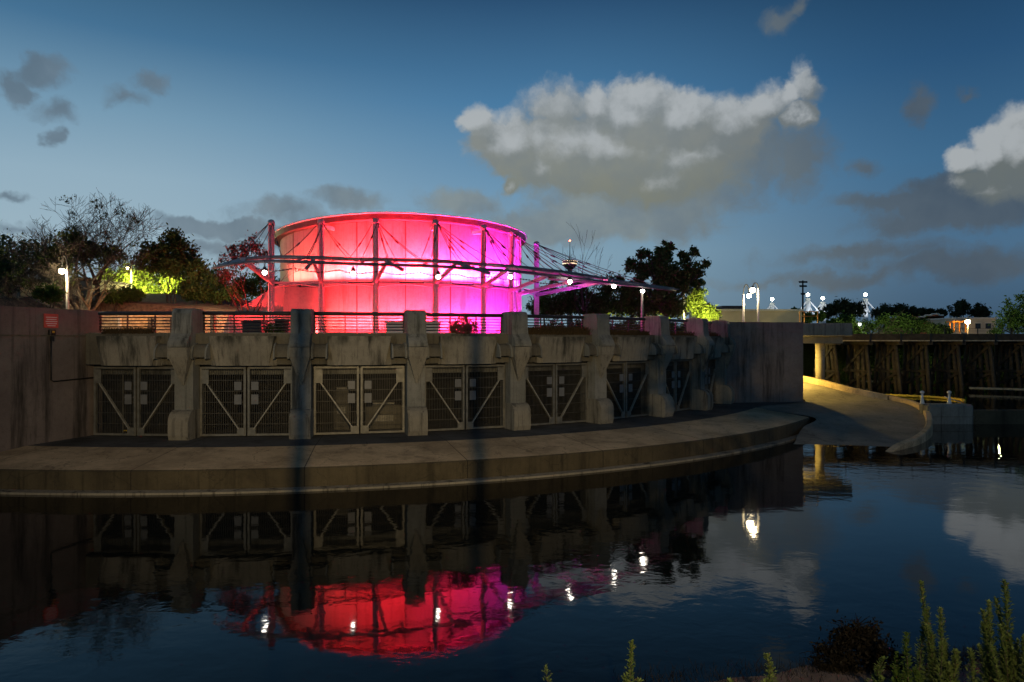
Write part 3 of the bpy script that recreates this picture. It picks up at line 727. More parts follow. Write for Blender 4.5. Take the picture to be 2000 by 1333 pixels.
for i, L in cab.items():
    x, y = masts[i]
    for px, w_ in L:
        e = Vector(ringat(px, r1_ if w_ else r2)); a = Vector((x+(.12 if e[0] > x else -.12), y-.1, mtop[i]-.15))
        pts = [a+(e-a)*k/6-Vector((0, 0, .12*math.sin(math.pi*k/6))) for k in range(7)]
        g = MB(); g.tube(pts, .018, 5)
        for s_ in (rg.uniform(.3, .6),):
            c = a+(e-a)*s_-Vector((0, 0, .12)); d = (e-a).normalized(); g.tube([c-d*.16, c+d*.16], .045, 6)
        g.build('cable', 'cable', cn)
# sagging string of small beads under the ring
g = MB(); pts = []
for k in range(len(ring1)-14):
    p = Vector(ring1[k+6]); pts.append((p[0], p[1]+.2, p[2]-.28-.16*abs(math.sin(k*.8))))
g.tube(pts, .014, 5)
for i_ in range(len(pts)-1):
    for s_ in (0, .33, .66):
        a = Vector(pts[i_]); b = Vector(pts[i_+1]); g.box(a+(b-a)*s_, (.08, .05, .06))
tag(g.build('garland', 'cable'), 'thin dark bead garland sagging below the front of the canopy ring', 'garland')

# pendant lamps
bulbs = [(517, 533, 32.0, 'pendant'), (690, 535, 32.0, 'pendant'), (856, 541, 33.2, 'pendant'), (997, 541, 34.9, 'pendant'), (1113, 551, 36.0, 'pendant'), (1199, 560, 38.5, 'pendant')]
bl = ['glowing pendant lamp by the leftmost red mast', 'glowing pendant lamp hanging in front of the red wall, second from the left', 'glowing pendant lamp by the strut foot of the fourth mast',
      'glowing pendant lamp in front of the magenta edge of the round wall', 'bright starry pendant lamp under the right canopy wing, just right of the last mast', 'bright starry pendant lamp nearest the free tip of the right canopy wing']
for (px, py, Y, _), lb in zip(bulbs, bl):
    c = P(px, py, Y); t = thing('pendant_lamp', c, lb, 'lamp', 'lamps hung from the canopy ring')
    top = Vector(ringat(px, r1_))
    g = MB(); g.tube([c+Vector((0, 0, .2)), Vector((c[0], c[1], top[2]))], .02, 6); g.build('stem', 'cable', t)
    g = MB(); g.lathe(c, [(.05, .28), (.1, .2), (.11, .1)], 10); g.build('cap', 'cable', t)
    g = MB(); g.ball(c, .11); g.build('bulb', 'bulb', t)

# coloured floodlights on the belt and at the foot of the round wall
cols = [(1, .12, .09), (1, .04, .04), (1, .016, .026), (1, .014, .032), (1, .013, .075), (1, .018, .34), (.8, .03, .9)]
def floods():
    degs = [-40, -23, -6, 12, 31, 49, 70]
    pw = [170, 620, 2700, 3100, 2600, 1400, 600]
    for i, dg in enumerate(degs):
        a = R(dg); r = RR+1.0; x = RC[0]+r*math.sin(a); y = RC[1]-r*math.cos(a)
        c = cols[i]
        fl = thing('wall_floodlight', (x, y, 8.2), ['dim', 'first bright', 'middle left', 'middle', 'middle right', 'magenta', 'violet'][i]+' linear floodlight on the belt beam washing the round wall', 'floodlight', 'floodlights on the belt beam')
        g = MB(); g.box((x, y, 8.25), (1.3, .12, .07), a); g.build('housing', 'dark', fl)
        g = MB(); g.box((x, y+.0, 8.30), (1.2, .07, .02), a); g.build('lens', 'magled' if i > 3 else 'redled', fl)
        for (rr, z, k, tz) in ((.5, 8.44, 1.0, 9.2), (.75, 5.42, .48, 6.7)):
            o = lightobj('wall_wash', 'AREA', (RC[0]+(RR+rr)*math.sin(a), RC[1]-(RR+rr)*math.cos(a), z), pw[i]*k, c, shape='RECTANGLE', size=2.3, size_y=.1, spread=R(105))
            aim(o, (RC[0]+RR*math.sin(a), RC[1]-RR*math.cos(a), tz))
floods()
for x_, y_, c_, e_ in ((-14.5, 35.0, (1, .03, .03), 260), (-10.5, 34.3, (1, .03, .04), 150), (-6.2, 34.2, (1, .025, .06), 150), (-2.4, 35.4, (1, .03, .2), 110), (1.0, 37.2, (1, .04, .5), 150), (3.8, 39.2, (.9, .05, .8), 170), (6.5, 41.0, (1, .08, .5), 60)):
    lightobj('canopy_wash', 'POINT', (x_, y_, 5.7), e_, c_, shadow_soft_size=.15)  # unseen points added on the plaza to tint canopy and masts
# magenta light on right masts/struts, red light at left end
o = lightobj('strut_wash', 'SPOT', (3.2, 40.0, 5.6), 900, (.85, .06, .95), spot_size=R(100), spot_blend=.8, shadow_soft_size=.2); aim(o, (2.2, 41.5, 9))
o = lightobj('left_wash', 'SPOT', (-15.4, 36.4, 5.5), 1500, (1, .035, .035), spot_size=R(110), spot_blend=.8, shadow_soft_size=.2); aim(o, (-13.6, 38.2, 8.5))
o = lightobj('mulch_wash', 'SPOT', (-14.6, 39.5, 7.9), 800, (1, .05, .03), spot_size=R(120), spot_blend=.8, shadow_soft_size=.2); aim(o, (-17.5, 43.5, 6.6))

o = lightobj('pink_spill', 'SPOT', (1.2, 38.3, 7.5), 900, (1, .16, .30), spot_size=R(70), spot_blend=.7, shadow_soft_size=.04); aim(o, (13.5, 42.5, 6.0))
# ================================================================== STREET LAMPS
def street_lamp(px, gy, pole_px, top_py, Y, base_z, label, mt='bulb_warm', power=400, col=(1, .78, .45), r=.2, hook=True, group='street lamps on the plaza'):
    c = P(px, gy, Y); b = P(pole_px, 700, Y); b[2] = base_z; tp = P(pole_px, top_py, Y)
    t = thing('street_lamp', b, label, 'street lamp', group)
    g = MB(); pole_top = c[2]+.1 if hook else tp[2]
    g.tube([b, (b[0], b[1], pole_top)], [.085, .075], 10); g.build('pole', 'pole' if hook else 'steel', t)
    g = MB(); g.lathe(b, [(.17, 0), (.17, .12), (.1, .3)], 12); g.build('base_collar', 'pole', t)
    if hook:
        dx = c[0]-b[0]; hr = abs(dx)/2; h = tp[2]-pole_top
        pts = [(b[0]+dx/2-math.cos(a)*dx/2, b[1], pole_top+math.sin(a)*h) for a in np.linspace(0, math.pi, 12)]+[(c[0], c[1], c[2]+r)]
        g = MB(); g.tube(pts, .035, 8); g.build('hook_arm', 'dark', t)
    g = MB(); g.lathe(c, [(.05, r+.1), (r*.8, r*.85), (r*.9, r*.7)], 14); g.build('lamp_shade', 'dark', t)
    g = MB(); g.ball(c, r); g.build('globe', mt, t)
    lightobj('lamp_light', 'POINT', c-Vector((0, .35, .1)), power, col, shadow_soft_size=.2)
street_lamp(121, 530, 132, 500, 37.5, 5.25, 'brilliant warm lamp on a pale pole behind the left abutment wall', power=300, r=.15)
street_lamp(1463, 578, 1452, 556, 50.7, 5.25, 'pale hooked lamp post left of the twin lamps above the right wall', power=90, r=.17)
street_lamp(1470, 567, 1481, 553, 50.0, 5.25, 'pale lamp post right of the twin lamps above the right wall', power=90, r=.19)
street_lamp(1255, 569, 1254, 566, 40.7, 5.25, 'slim pinkish post with a white starry lamp under the canopy tip', 'bulb', 12, (1, .9, .75), .12, False)
street_lamp(1890, 629, 1890, 624, 90, 2.5, 'warm starry lamp before the white building on the far right', 'bulb_gold', 700, (1, .62, .25), .30, False)
street_lamp(1333, 551, 1336, 546, 58, 5.25, 'small yellow lamp showing through the crown of the tall dark tree', 'bulb_warm', 120, (1, .85, .4), .16, False)
street_lamp(249, 524, 257, 519, 58, 6.5, 'small lamp on a white post before the bright green hedge', 'bulb_warm', 500, (1, .9, .35), .10, False)

# ================================================================== TREES
def tree_leaves(rs, blobs, n, leaf, flat=.0, sub=26, jitter=.22):
    """blobs (x,y,z,r): leaves in sub-clusters spread in the blobs' volume"""
    tot = sum(b[3]**2 for b in blobs); out = []
    for (x, y, z, r) in blobs:
        m = max(20, int(n*r*r/tot)); k = max(5, int(sub*r*r/tot*len(blobs)))
        d = rs.normal(size=(k, 3)); d /= np.linalg.norm(d, axis=1)[:, None]
        cc = d*(rs.uniform(.35, 1.0, (k, 1))**.55)*r; cc[:, 2] *= .8
        idx = rs.integers(0, k, m); sc = rs.uniform(.6, 1.3, (k, 1))
        p = cc[idx]+rs.normal(size=(m, 3))*(r*jitter)*sc[idx]
        out.append(p+np.array([x, y, z]))
    p = np.concatenate(out); m = len(p)
    u = rs.normal(size=(m, 3)); u /= np.linalg.norm(u, axis=1)[:, None]
    v = np.cross(u, rs.normal(size=(m, 3))); v /= np.linalg.norm(v, axis=1)[:, None]
    s = leaf*rs.uniform(.6, 1.4, (m, 1))
    return np.stack([p-u*s, p-v*s*.45, p+u*s, p+v*s*.45], 1)
def tree(px, base_z, Y, blobpx, label, n=6000, leaf=.14, mt='leaf', seed=1, trunk_r=.22, group=None, name='leafy_tree', cat='tree', depth=.8, bark='bark_dark', trunks=1, lean=0, sub=26):
    rs = np.random.default_rng(seed); b = P(px, 700, Y); b[2] = base_z
    t = thing(name, b, label, cat, group)
    blobs = []
    for (x, y, r) in blobpx:
        c = P(x, y, Y); rr = r/F*Y; blobs.append((c[0], c[1]+rs.uniform(-depth, depth)*rr, c[2], rr))
    g = MB(); zlow = min(q[2]-q[3]*.3 for q in blobs)
    for k in range(trunks):
        ox = (k-(trunks-1)/2)*trunk_r*2.2
        fork = Vector((b[0]+lean+ox*1.6, b[1], base_z+(zlow-base_z)*.75+.2))
        g.tube([b+Vector((ox, 0, -.2)), b+(fork-b)*.5+Vector((ox+.08, 0, 0)), fork], [trunk_r, trunk_r*.8, trunk_r*.65], 9)
        for q in blobs[k::trunks] if trunks > 1 else blobs:
            c = Vector(q[:3]); mid = fork+(c-fork)*.5+Vector((rs.uniform(-.2, .2), 0, .1))
            g.tube([fork, mid, c+Vector((0, 0, q[3]*.3))], [trunk_r*.5, trunk_r*.3, trunk_r*.08], 6)
            for _ in range(3):
                e = c+Vector(tuple(rs.normal(size=3)*q[3]*.6)); g.tube([mid, mid+(e-mid)*.6+Vector((0, 0, .08)), e], [trunk_r*.2, trunk_r*.12, .015], 4)
    g.build('trunk', bark, t)
    g = MB(); g.quads(tree_leaves(rs, blobs, n, leaf, sub=sub)); g.build('crown', mt, t)
    return t
# bare tree, recursive
def bare_tree(name, base, limbs, label, seed, levels=5, r0=.16, mt='bark', twig='bark_dark', cat='tree', spread=.55, shrink=.72, leafn=0, kids=(2, 3), up=.12):
    rg = random.Random(seed); t = thing(name, base, label, cat)
    g = MB(); tw = MB(); tips = []
    def grow(p, d, L, r, lv):
        n = 4; pts = [p]; dd = d.copy()
        for k in range(n):
            dd = (dd+Vector((rg.gauss(0, .09), rg.gauss(0, .09), rg.gauss(0, .06)+up*.25))).normalized(); pts.append(pts[-1]+dd*L/n)
        rad = [max(.008, r*(1-.45*k/n)) for k in range(n+1)]
        (g if lv < 2 else tw).tube(pts, rad, 8 if lv < 2 else (5 if lv < 4 else 3), cap=lv < 2)
        if lv >= levels: tips.append(pts[-1]); return
        for k in range(rg.randint(*kids)):
            a = rg.choice((2, 3, 4)) if k else 4
            dv = (dd+Vector((rg.gauss(0, spread), rg.gauss(0, spread), rg.gauss(0, spread*.6)+up))).normalized()
            grow(pts[a], dv, L*rg.uniform(shrink-.12, shrink+.1), rad[a]*.72, lv+1)
    for (p, d, L, r) in limbs: grow(Vector(p), Vector(d).normalized(), L, r, 0)
    g.build('limb', mt, t); tw.build('twig', twig, t)
    if leafn:
        rs = np.random.default_rng(seed); bl_ = [(p[0], p[1], p[2], .35) for p in rg.sample(tips, min(len(tips), 60))]
        m = MB(); m.quads(tree_leaves(rs, bl_, leafn, .07, sub=6)); m.build('leaf_cluster', 'leaf', t)
    return t
# left group
b = P(163, 700, 40); b[2] = 5.3
gb = Vector((b[0], b[1], 6.2))
bare_tree('bare_tree', (b[0], b[1], 5.3),
    [((b[0], b[1], 5.3), (.05, 0, 1), 1.5, .28), (gb, (-1.4, .1, .5), 2.3, .14), (gb, (-.75, .1, 1), 2.2, .15), (gb, (.0, .1, 1.1), 2.5, .16), (gb, (.6, .0, 1.1), 1.9, .12), (gb, (-1.2, .3, .35), 2.0, .11), (gb+Vector((0, 0, .4)), (-.3, .2, 1.2), 2.5, .14), (gb, (.35, .3, 1.1), 2.1, .12)],
    'wide bare-branched tree with pale limbs behind the left lamp', 11, 6, shrink=.745, leafn=3500, kids=(3, 3), up=.10, spread=.62)
tree(20, 5.3, 44, [(-60, 500, 60), (10, 500, 45), (70, 500, 42), (30, 530, 50), (120, 500, 34), (-20, 540, 50)], 'dark dense tree mass at the left edge behind the bare tree', 9000, .13, seed=2, sub=30)
tree(190, 5.3, 42, [(120, 505, 28), (160, 485, 34), (200, 495, 26), (90, 525, 22)], 'dark bushy tree behind the trunk of the bare tree', 5000, .12, seed=3)
tree(333, 6.6, 44, [(330, 472, 24), (308, 495, 26), (345, 495, 30), (295, 515, 22), (375, 525, 26), (335, 522, 26), (395, 550, 20), (375, 565, 16)], 'dark rounded tree with slim trunks between the bare tree and the canopy', 9000, .12, seed=4, trunks=3, trunk_r=.07)
tree(440, 6.6, 50, [(415, 545, 30), (450, 555, 34), (430, 580, 30), (475, 570, 28), (385, 575, 28)], 'low green tree between the rounded tree and the red shrub', 6000, .11, 'leaf_mid', seed=5, trunk_r=.1)
tree(505, 6.6, 55, [(500, 560, 26), (540, 565, 22), (520, 540, 18)], 'small green tree glimpsed between the leftmost mast and the round wall', 2500, .11, 'leaf_mid', seed=6, trunk_r=.1)
hed = [(215, 560, 30), (245, 545, 30), (200, 540, 20), (190, 570, 22), (250, 575, 24)]
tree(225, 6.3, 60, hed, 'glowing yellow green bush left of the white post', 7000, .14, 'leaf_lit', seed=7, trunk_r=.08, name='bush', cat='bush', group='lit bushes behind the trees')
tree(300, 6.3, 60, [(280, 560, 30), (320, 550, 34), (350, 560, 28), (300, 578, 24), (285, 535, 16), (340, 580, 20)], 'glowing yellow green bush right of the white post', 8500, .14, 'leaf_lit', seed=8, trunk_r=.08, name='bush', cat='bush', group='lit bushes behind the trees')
for px_, py_, e_ in ((205, 560, 1100), (245, 535, 1600), (290, 570, 1300), (340, 560, 1300)):
    lightobj('hedge_light', 'POINT', P(px_, py_, 57.3), e_, (1, .93, .33), shadow_soft_size=.2)
for k, (px, py, r, Y, lb) in enumerate(((225, 590, 16, 42, 'dark low bush left of the mulch slope'), (250, 585, 18, 43, 'low round bush before the white post'), (380, 585, 16, 44.5, 'low bush at the foot of the rounded tree'), (415, 588, 18, 45, 'green low bush on top of the mulch slope'), (450, 585, 16, 45, 'green low bush left of the wing wall'), (100, 585, 18, 36, 'small green bush between the lamp pole and the pale house'))):
    py -= 12
    tree(px, 6.9, Y, [(px, py, r), (px-r*.7, py+4, r*.7), (px+r*.8, py+5, r*.7)], lb, 2200, .08, 'leaf_mid', seed=20+k, trunk_r=.05, name='bush', cat='bush', group='low bushes behind the plaza', trunks=2)
# red crape myrtle
b = P(485, 700, 38.8); b[2] = 6.3
bare_tree('red_shrub', (b[0], b[1], 6.3), [((b[0]+dx*.3, b[1], 6.2), (dx, .1, 1.5), 1.6, .045) for dx in (-.9, -.55, -.25, .05, .35, .65)], 'multi-stemmed shrub glowing red behind the left canopy tip', 21, 3, mt='leaf_red', twig='leaf_red', cat='shrub', spread=.35)
rs = np.random.default_rng(31); m = MB(); bb = [(*P(x, y, 38.8), r/F*38.8) for x, y, r in ((465, 490, 20), (490, 480, 20), (510, 495, 16), (445, 510, 18), (480, 510, 20), (440, 535, 14))]
m.quads(tree_leaves(rs, bb, 2200, .08)); sh = bpy.data.objects['red_shrub']; m.build('crown', 'leaf_red', sh)
# right group
tree(1300, 5.3, 49, [(1303, 484, 17), (1290, 505, 20), (1255, 500, 13), (1240, 520, 17), (1268, 525, 22), (1300, 535, 26), (1338, 500, 13), (1360, 492, 12), (1372, 520, 12), (1350, 530, 22), (1335, 555, 24), (1365, 550, 13), (1290, 570, 28), (1250, 560, 20), (1318, 595, 26), (1270, 600, 22)], 'tallest dark leafy tree behind the tip of the canopy', 13000, .15, seed=41, trunk_r=.25, sub=14)
tree(1235, 5.3, 52, [(1200, 560, 26), (1220, 590, 30), (1180, 590, 28), (1240, 560, 22), (1255, 600, 24)], 'dark mid-height tree under the right canopy wing', 8000, .12, seed=42)
tree(1150, 5.3, 52, [(1140, 580, 32), (1110, 590, 28), (1165, 600, 26), (1130, 555, 18), (1085, 600, 24)], 'dark bushy tree just right of the last magenta mast', 8000, .11, seed=43)
tree(1062, 5.3, 56, [(1068, 575, 20), (1075, 600, 24), (1050, 600, 20), (1080, 545, 10)], 'dark low tree glimpsed right behind the last two masts', 4000, .11, seed=44, trunk_r=.1)
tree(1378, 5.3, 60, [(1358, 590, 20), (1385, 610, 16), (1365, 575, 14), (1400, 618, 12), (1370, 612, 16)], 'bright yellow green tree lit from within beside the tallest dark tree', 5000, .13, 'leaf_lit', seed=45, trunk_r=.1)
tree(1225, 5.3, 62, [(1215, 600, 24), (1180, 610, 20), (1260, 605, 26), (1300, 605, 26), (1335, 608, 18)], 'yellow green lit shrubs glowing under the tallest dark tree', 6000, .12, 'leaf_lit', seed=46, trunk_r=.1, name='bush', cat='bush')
lightobj('hedge_light', 'POINT', P(428, 560, 42.0), 130, (1, .9, .5), shadow_soft_size=.2)  # unseen point added to lift the greenery by the mulch slope
lightobj('tree_light', 'POINT', P(1385, 625, 58), 1500, (1, .9, .35), shadow_soft_size=.2)
lightobj('tree_light', 'POINT', P(1318, 622, 57.5), 1200, (1, .9, .35), shadow_soft_size=.2)
lightobj('tree_light', 'POINT', P(1225, 628, 57), 500, (1, .9, .35), shadow_soft_size=.2)
b = P(1140, 700, 50); b[2] = 5.3
bare_tree('bare_tree', (b[0], b[1], 5.3), [((b[0], b[1], 5.3), (0, 0, 1), 2.2, .12), ((b[0], b[1], 7.3), (-.22, 0, 1.3), 2.6, .06), ((b[0], b[1], 7.3), (.1, 0, 1.3), 2.4, .06), ((b[0], b[1], 7.3), (.6, 0, .9), 2.0, .05), ((b[0], b[1], 7.3), (-.5, 0, 1), 1.8, .05)],
    'slender leafless tree beside the distant lit tower', 51, 4, mt='bark_dark', spread=.3, up=.25, shrink=.68, kids=(2, 2))
for k, (px, py, r_, Y, lb) in enumerate(((1085, 640, 16, 44, 'dark low shrub behind the fifth railing bay'), (1130, 640, 16, 45, 'dark low shrub left of the sixth railing bay'), (1180, 640, 18, 46, 'dark low shrub behind the left of the sixth railing bay'), (1228, 640, 18, 46, 'dark low shrub behind the slim lamp post'), (1300, 640, 18, 48, 'dark low shrub under the tallest dark tree'), (1350, 640, 16, 50, 'dark low shrub behind the last railing bays'))):
    tree(px, 5.25, Y, [(px, py, r_), (px-r_, py+6, r_*.8), (px+r_, py+6, r_*.8)], lb, 2600, .08, 'leaf', seed=120+k, trunk_r=.05, name='bush', cat='bush', group='low shrubs behind the right railings', trunks=2)
# trees beyond the trestle
far = [(1640, 610, 110, [(1620, 608, 14), (1636, 602, 18), (1660, 606, 18)], 'leaf_far', 'dark round tree left of the tallest floodlit stadium mast'),
       (1735, 610, 120, [(1715, 612, 12), (1735, 608, 14), (1760, 608, 14), (1780, 612, 12)], 'leaf_far', 'dark flat-topped tree row right of the tallest floodlit stadium mast'),
       (1825, 615, 140, [(1800, 612, 9), (1820, 612, 8), (1840, 613, 8)], 'leaf_far', 'low dark tree line behind the brick building'),
       (1885, 605, 125, [(1870, 606, 14), (1885, 600, 14), (1905, 608, 14), (1920, 614, 10)], 'leaf_far', 'dark round tree behind the white building and warm lamp'),
       (1700, 640, 88, [(1700, 640, 18), (1730, 630, 18), (1760, 628, 20), (1790, 636, 18), (1740, 645, 18), (1775, 645, 16)], 'leaf_mid', 'green bushy tree above the trestle left of the brick building'),
       (1830, 640, 86, [(1830, 645, 12), (1815, 640, 12), (1845, 648, 10)], 'leaf', 'small dark green bush right before the brick building'),
       (1645, 640, 84, [(1640, 640, 14), (1655, 630, 16), (1625, 632, 12), (1670, 645, 14)], 'leaf_mid', 'dark green bush behind the right end of the footbridge deck'),
       (1975, 620, 78, [(1990, 600, 26), (1960, 620, 24), (1985, 632, 26), (1945, 640, 16), (2015, 620, 34)], 'leaf_mid', 'large green tree at the right edge above the trestle'),
       (1555, 620, 95, [(1545, 618, 10), (1560, 612, 11), (1580, 620, 10), (1600, 618, 10), (1535, 624, 8)], 'leaf_mid', 'wispy shrub above the end of the right abutment wall')]
for k, (px, py, Y, bl_, mt, lb) in enumerate(far):
    tree(px, 4.0, Y, bl_, lb, 3500, .0022*Y, mt, seed=60+k, trunk_r=.15, group='trees beyond the trestle bridge', sub=20)
for k, (px, py, r, Y) in enumerate(((1655, 700, 26, 70), (1715, 715, 28, 74), (1775, 700, 26, 76), (1790, 735, 20, 76), (1850, 710, 24, 78), (1905, 700, 26, 76), (1960, 730, 30, 76), (1640, 740, 16, 62), (2000, 700, 28, 76))):
    tree(px, 1.5 if k != 7 else 2.0, Y, [(px, py, r), (px-r*.8, py+r*.4, r*.7), (px+r*.8, py+r*.3, r*.7)],
         ['dark bush behind the first trestle bent', 'dim bush behind the second trestle bent', 'green bush showing between the third and fourth trestle bents', 'low bush at the water behind the third bent', 'dark bush behind the fourth trestle bent', 'dim bush behind the fifth trestle bent', 'broad tan bush low at the right edge under the trestle', 'leafy weeds beside the yellow-lit column', 'dark bush at the extreme right below the deck'][k],
         2600, .09, 'leaf_mid' if k in (1, 2, 5, 7) else 'leaf', seed=80+k, trunk_r=.06, name='bush', cat='bush', group='bushes under the trestle bridge')

# ================================================================== BUILDINGS far and near
def block(name, px0, px1, py_top, Y, base_z, depth, label, mt, cat='building', cap=None, win=None):
    a = P(px0, py_top, Y); b = P(px1, py_top, Y); t = thing(name, ((a[0]+b[0])/2, Y, base_z), label, cat)
    g = MB(); g.box(((a[0]+b[0])/2, Y+depth/2, (base_z+a[2])/2), (b[0]-a[0], depth, a[2]-base_z)); g.build('wall', mt, t)
    if cap:
        g = MB(); g.box(((a[0]+b[0])/2, Y+depth/2, a[2]+.09), (b[0]-a[0]+.3, depth+.3, .2)); g.build('parapet', cap, t)
    for (x0, y0, x1, y1) in win or ():
        p = P(x0, y0, Y-.02); q = P(x1, y1, Y-.02); g = MB(); g.box(((p[0]+q[0])/2, Y-.02, (p[2]+q[2])/2), (abs(q[0]-p[0]), .08, abs(p[2]-q[2]))); f = g.build('window', 'glass', t)
        g = MB(); g.box(((p[0]+q[0])/2, Y-.05, max(p[2], q[2])+.05), (abs(q[0]-p[0])+.2, .1, .1)); g.build('lintel', 'trim', f)
    return t
block('low_building', 1385, 1566, 608, 70, 4.9, 8, 'long flat pale concrete building behind the twin street lamps', 'cream', cap='trim')
block('rooftop_unit', 1412, 1452, 601, 76, 6, 3, 'small grey plant room on the roof left of the twin lamps', 'conc_wall', 'plant room', cap='roof')
t = block('brick_building', 1795, 1842, 618, 105, 4, 10, 'red brick building with pale stepped parapet beyond the trestle', 'brick', win=[(1822, 631, 1836, 634)])
g = MB(); p0 = P(1795, 618, 105)
pts = [(1795, 619), (1805, 619), (1808, 616), (1818, 616), (1821, 613.5), (1832, 613.5), (1835, 616), (1842, 616)]
pv = [P(x, y, 104.9) for x, y in pts]
for a, c in zip(pv[:-1], pv[1:]): g.beam((a[0], 104.9, a[2]), (c[0]+.01, 104.9, c[2]), .25, .2)
g.build('parapet_trim', 'trim', t)
g = MB(); V = [(p[0], 105, p[2]-.1) for p in pv]; g.add(V+[(V[-1][0], 105, 8), (V[0][0], 105, 8)]+[(x, 105.4, z) for x, _, z in V]+[(V[-1][0], 105.4, 8), (V[0][0], 105.4, 8)],
    [tuple(range(9, -1, -1)), tuple(range(10, 20))]+[(i, (i+1) % 10, 10+(i+1) % 10, 10+i) for i in range(10)]); g.build('gable', 'brick', t)
block('white_building', 1868, 1945, 623, 98, 3.5, 9, 'low white building behind the warm lamp on the far right', 'cream', cap='trim', win=[(1905, 632, 1915, 642), (1925, 632, 1935, 642)])
t = thing('orange_canopy', P(1868, 640, 94), 'small orange steel frame shelter before the white building', 'shelter')
for (x0, x1) in ((1854, 1888),):
    g = MB()
    a = P(x0, 629, 94); b_ = P(x1, 629, 94); g.beam(a, b_, 1.6, .2, (0, 0, 1)); g.build('roof_frame', 'orange', t)
    for x in (1855, 1863, 1874, 1886):
        g = MB(); p = P(x, 629, 94); q = P(x, 650, 94); g.beam(p, q, .14, .14, (0, 1, 0)); g.build('post', 'orange', t)
lightobj('shop_light', 'POINT', P(1870, 637, 92), 260, (1, .5, .12), shadow_soft_size=.2)
t = thing('lit_kiosk', P(1661, 650, 92), 'tiny pale lit kiosk between bushes above the trestle', 'kiosk')
g = MB(); p = P(1661, 640, 92); g.box((p[0], 92, 6.2), (1.5, 1.5, 2.6)); g.build('wall', 'cream', t)
g = MB(); g.box((p[0], 92, 7.6), (2.1, 2.1, .2)); g.build('roof', 'trim', t)
tag(MB().box(P(1679, 637, 88), (.4, .08, .75), bev=.03).box(P(1679, 646, 88)+Vector((0, 0, -.2)), (.08, .06, .8)).build('lit_sign', emit('sign_glow', (.9, 1, .85, 1), 3)), 'small glowing white sign panel among the bushes above the trestle', 'sign')
# left house and plaza retaining wall
block('pale_house', -40, 40, 546, 44, 5.3, 6, 'pale stucco house at the left edge behind the abutment wall', 'cream', cap='roof', win=[(16, 556, 26, 566), (34, 560, 39, 590)])
block('pale_house', 100, 176, 548, 50, 5.3, 5, 'pale rendered garden house behind the trunk of the bare tree', 'cream', cap='roof', win=[(110, 560, 118, 572)])
rw = thing('retaining_wall', (-20, 41.5, 5.25), 'rough stone retaining wall glowing orange behind the leftmost railing', 'wall')
g = MB(); pts = [(-27, 40.8), (-20.8, 41.2), (-16.8, 41.6), (-15.2, 40.4)]
for a, c in zip(pts[:-1], pts[1:]):
    g.beam((a[0], a[1], 5.95), (c[0], c[1], 5.95), .4, 1.5)
g.build('stone_face', 'stone', rw)
for x, wd, hh, lb in ((-23.4, .14, 1.25, 'pale slim post'), (-21.6, .2, 1.3, None), (-20.3, .14, 1.3, None), (-18.75, .75, 1.5, None), (-17.9, .16, 1.4, None)):
    g = MB(); g.box((x, 40.75, 5.25+hh/2), (wd, .2, hh)); g.build('wall_post', 'rail' if lb is None else 'trim', rw, label=lb)
lightobj('plaza_orange', 'POINT', (-22.0, 39.3, 6.6), 130, (1, .42, .12), shadow_soft_size=.15)
lightobj('plaza_cream', 'POINT', (-17.6, 39.2, 6.5), 150, (1, .72, .35), shadow_soft_size=.15)

# ================================================================== PLAZA FURNITURE
def planter(px0, px1, py, Y, label, mt, h=.5):
    a = P(px0, py, Y); b_ = P(px1, py, Y); c = (a+b_)/2; wd = b_[0]-a[0]
    t = thing('planter_trough', (c[0], Y, a[2]-h), label, 'planter', 'troughs on the plaza')
    g = MB(); z1 = a[2]; z0 = z1-h
    pr = [(-.45, z1), (.45, z1), (.38, z0), (-.38, z0)]
    g.extrude(pr, c[0]-wd/2+.05, c[0]+wd/2-.05, lambda x, p, q: (x, Y+p, q)); g.build('trough_body', mt, t)
    g = MB(); g.box((c[0], Y, z1+.03), (wd, 1.0, .08), bev=.02); g.build('rim', mt, t)
planter(478, 519, 630, 33, 'dark long trough behind the railing left of the flower pot', 'pot', .7)
planter(755, 790, 632, 33.5, 'pale low trough behind the railing left of the third pilaster', 'trough', .6)
planter(828, 860, 632, 34, 'grey low trough behind the railing right of the third pilaster', 'trough', .6)
def pot(px, py, Y, label):
    c = P(px, py, Y); t = thing('flower_pot', (c[0], c[1], 5.25), label, 'flower pot')
    h = c[2]-5.25; g = MB(); g.lathe((c[0], c[1], 5.25), [(.22, 0), (.34, h*.9), (.38, h*.92), (.38, h)], 16); g.build('pot_body', 'pot', t)
    rs = np.random.default_rng(7); m = MB(); m.quads(tree_leaves(rs, [(c[0]-.35, c[1]-.3, 5.7, .32), (c[0]-.1, c[1]-.3, 5.5, .3), (c[0]-.6, c[1]-.2, 5.45, .28)], 900, .06)); m.build('foliage', 'leaf', t)
pot(551, 624, 32.5, 'tall dark flower pot with trailing plant behind the railing left of second pilaster')
tree(903, 5.25, 31.6, [(903, 634, 18), (885, 642, 14), (922, 642, 14), (900, 648, 16)], 'dark round bush pressing against the railing above the fourth gate', 3500, .045, 'leaf_red', seed=91, trunk_r=.04, name='bush', cat='bush')
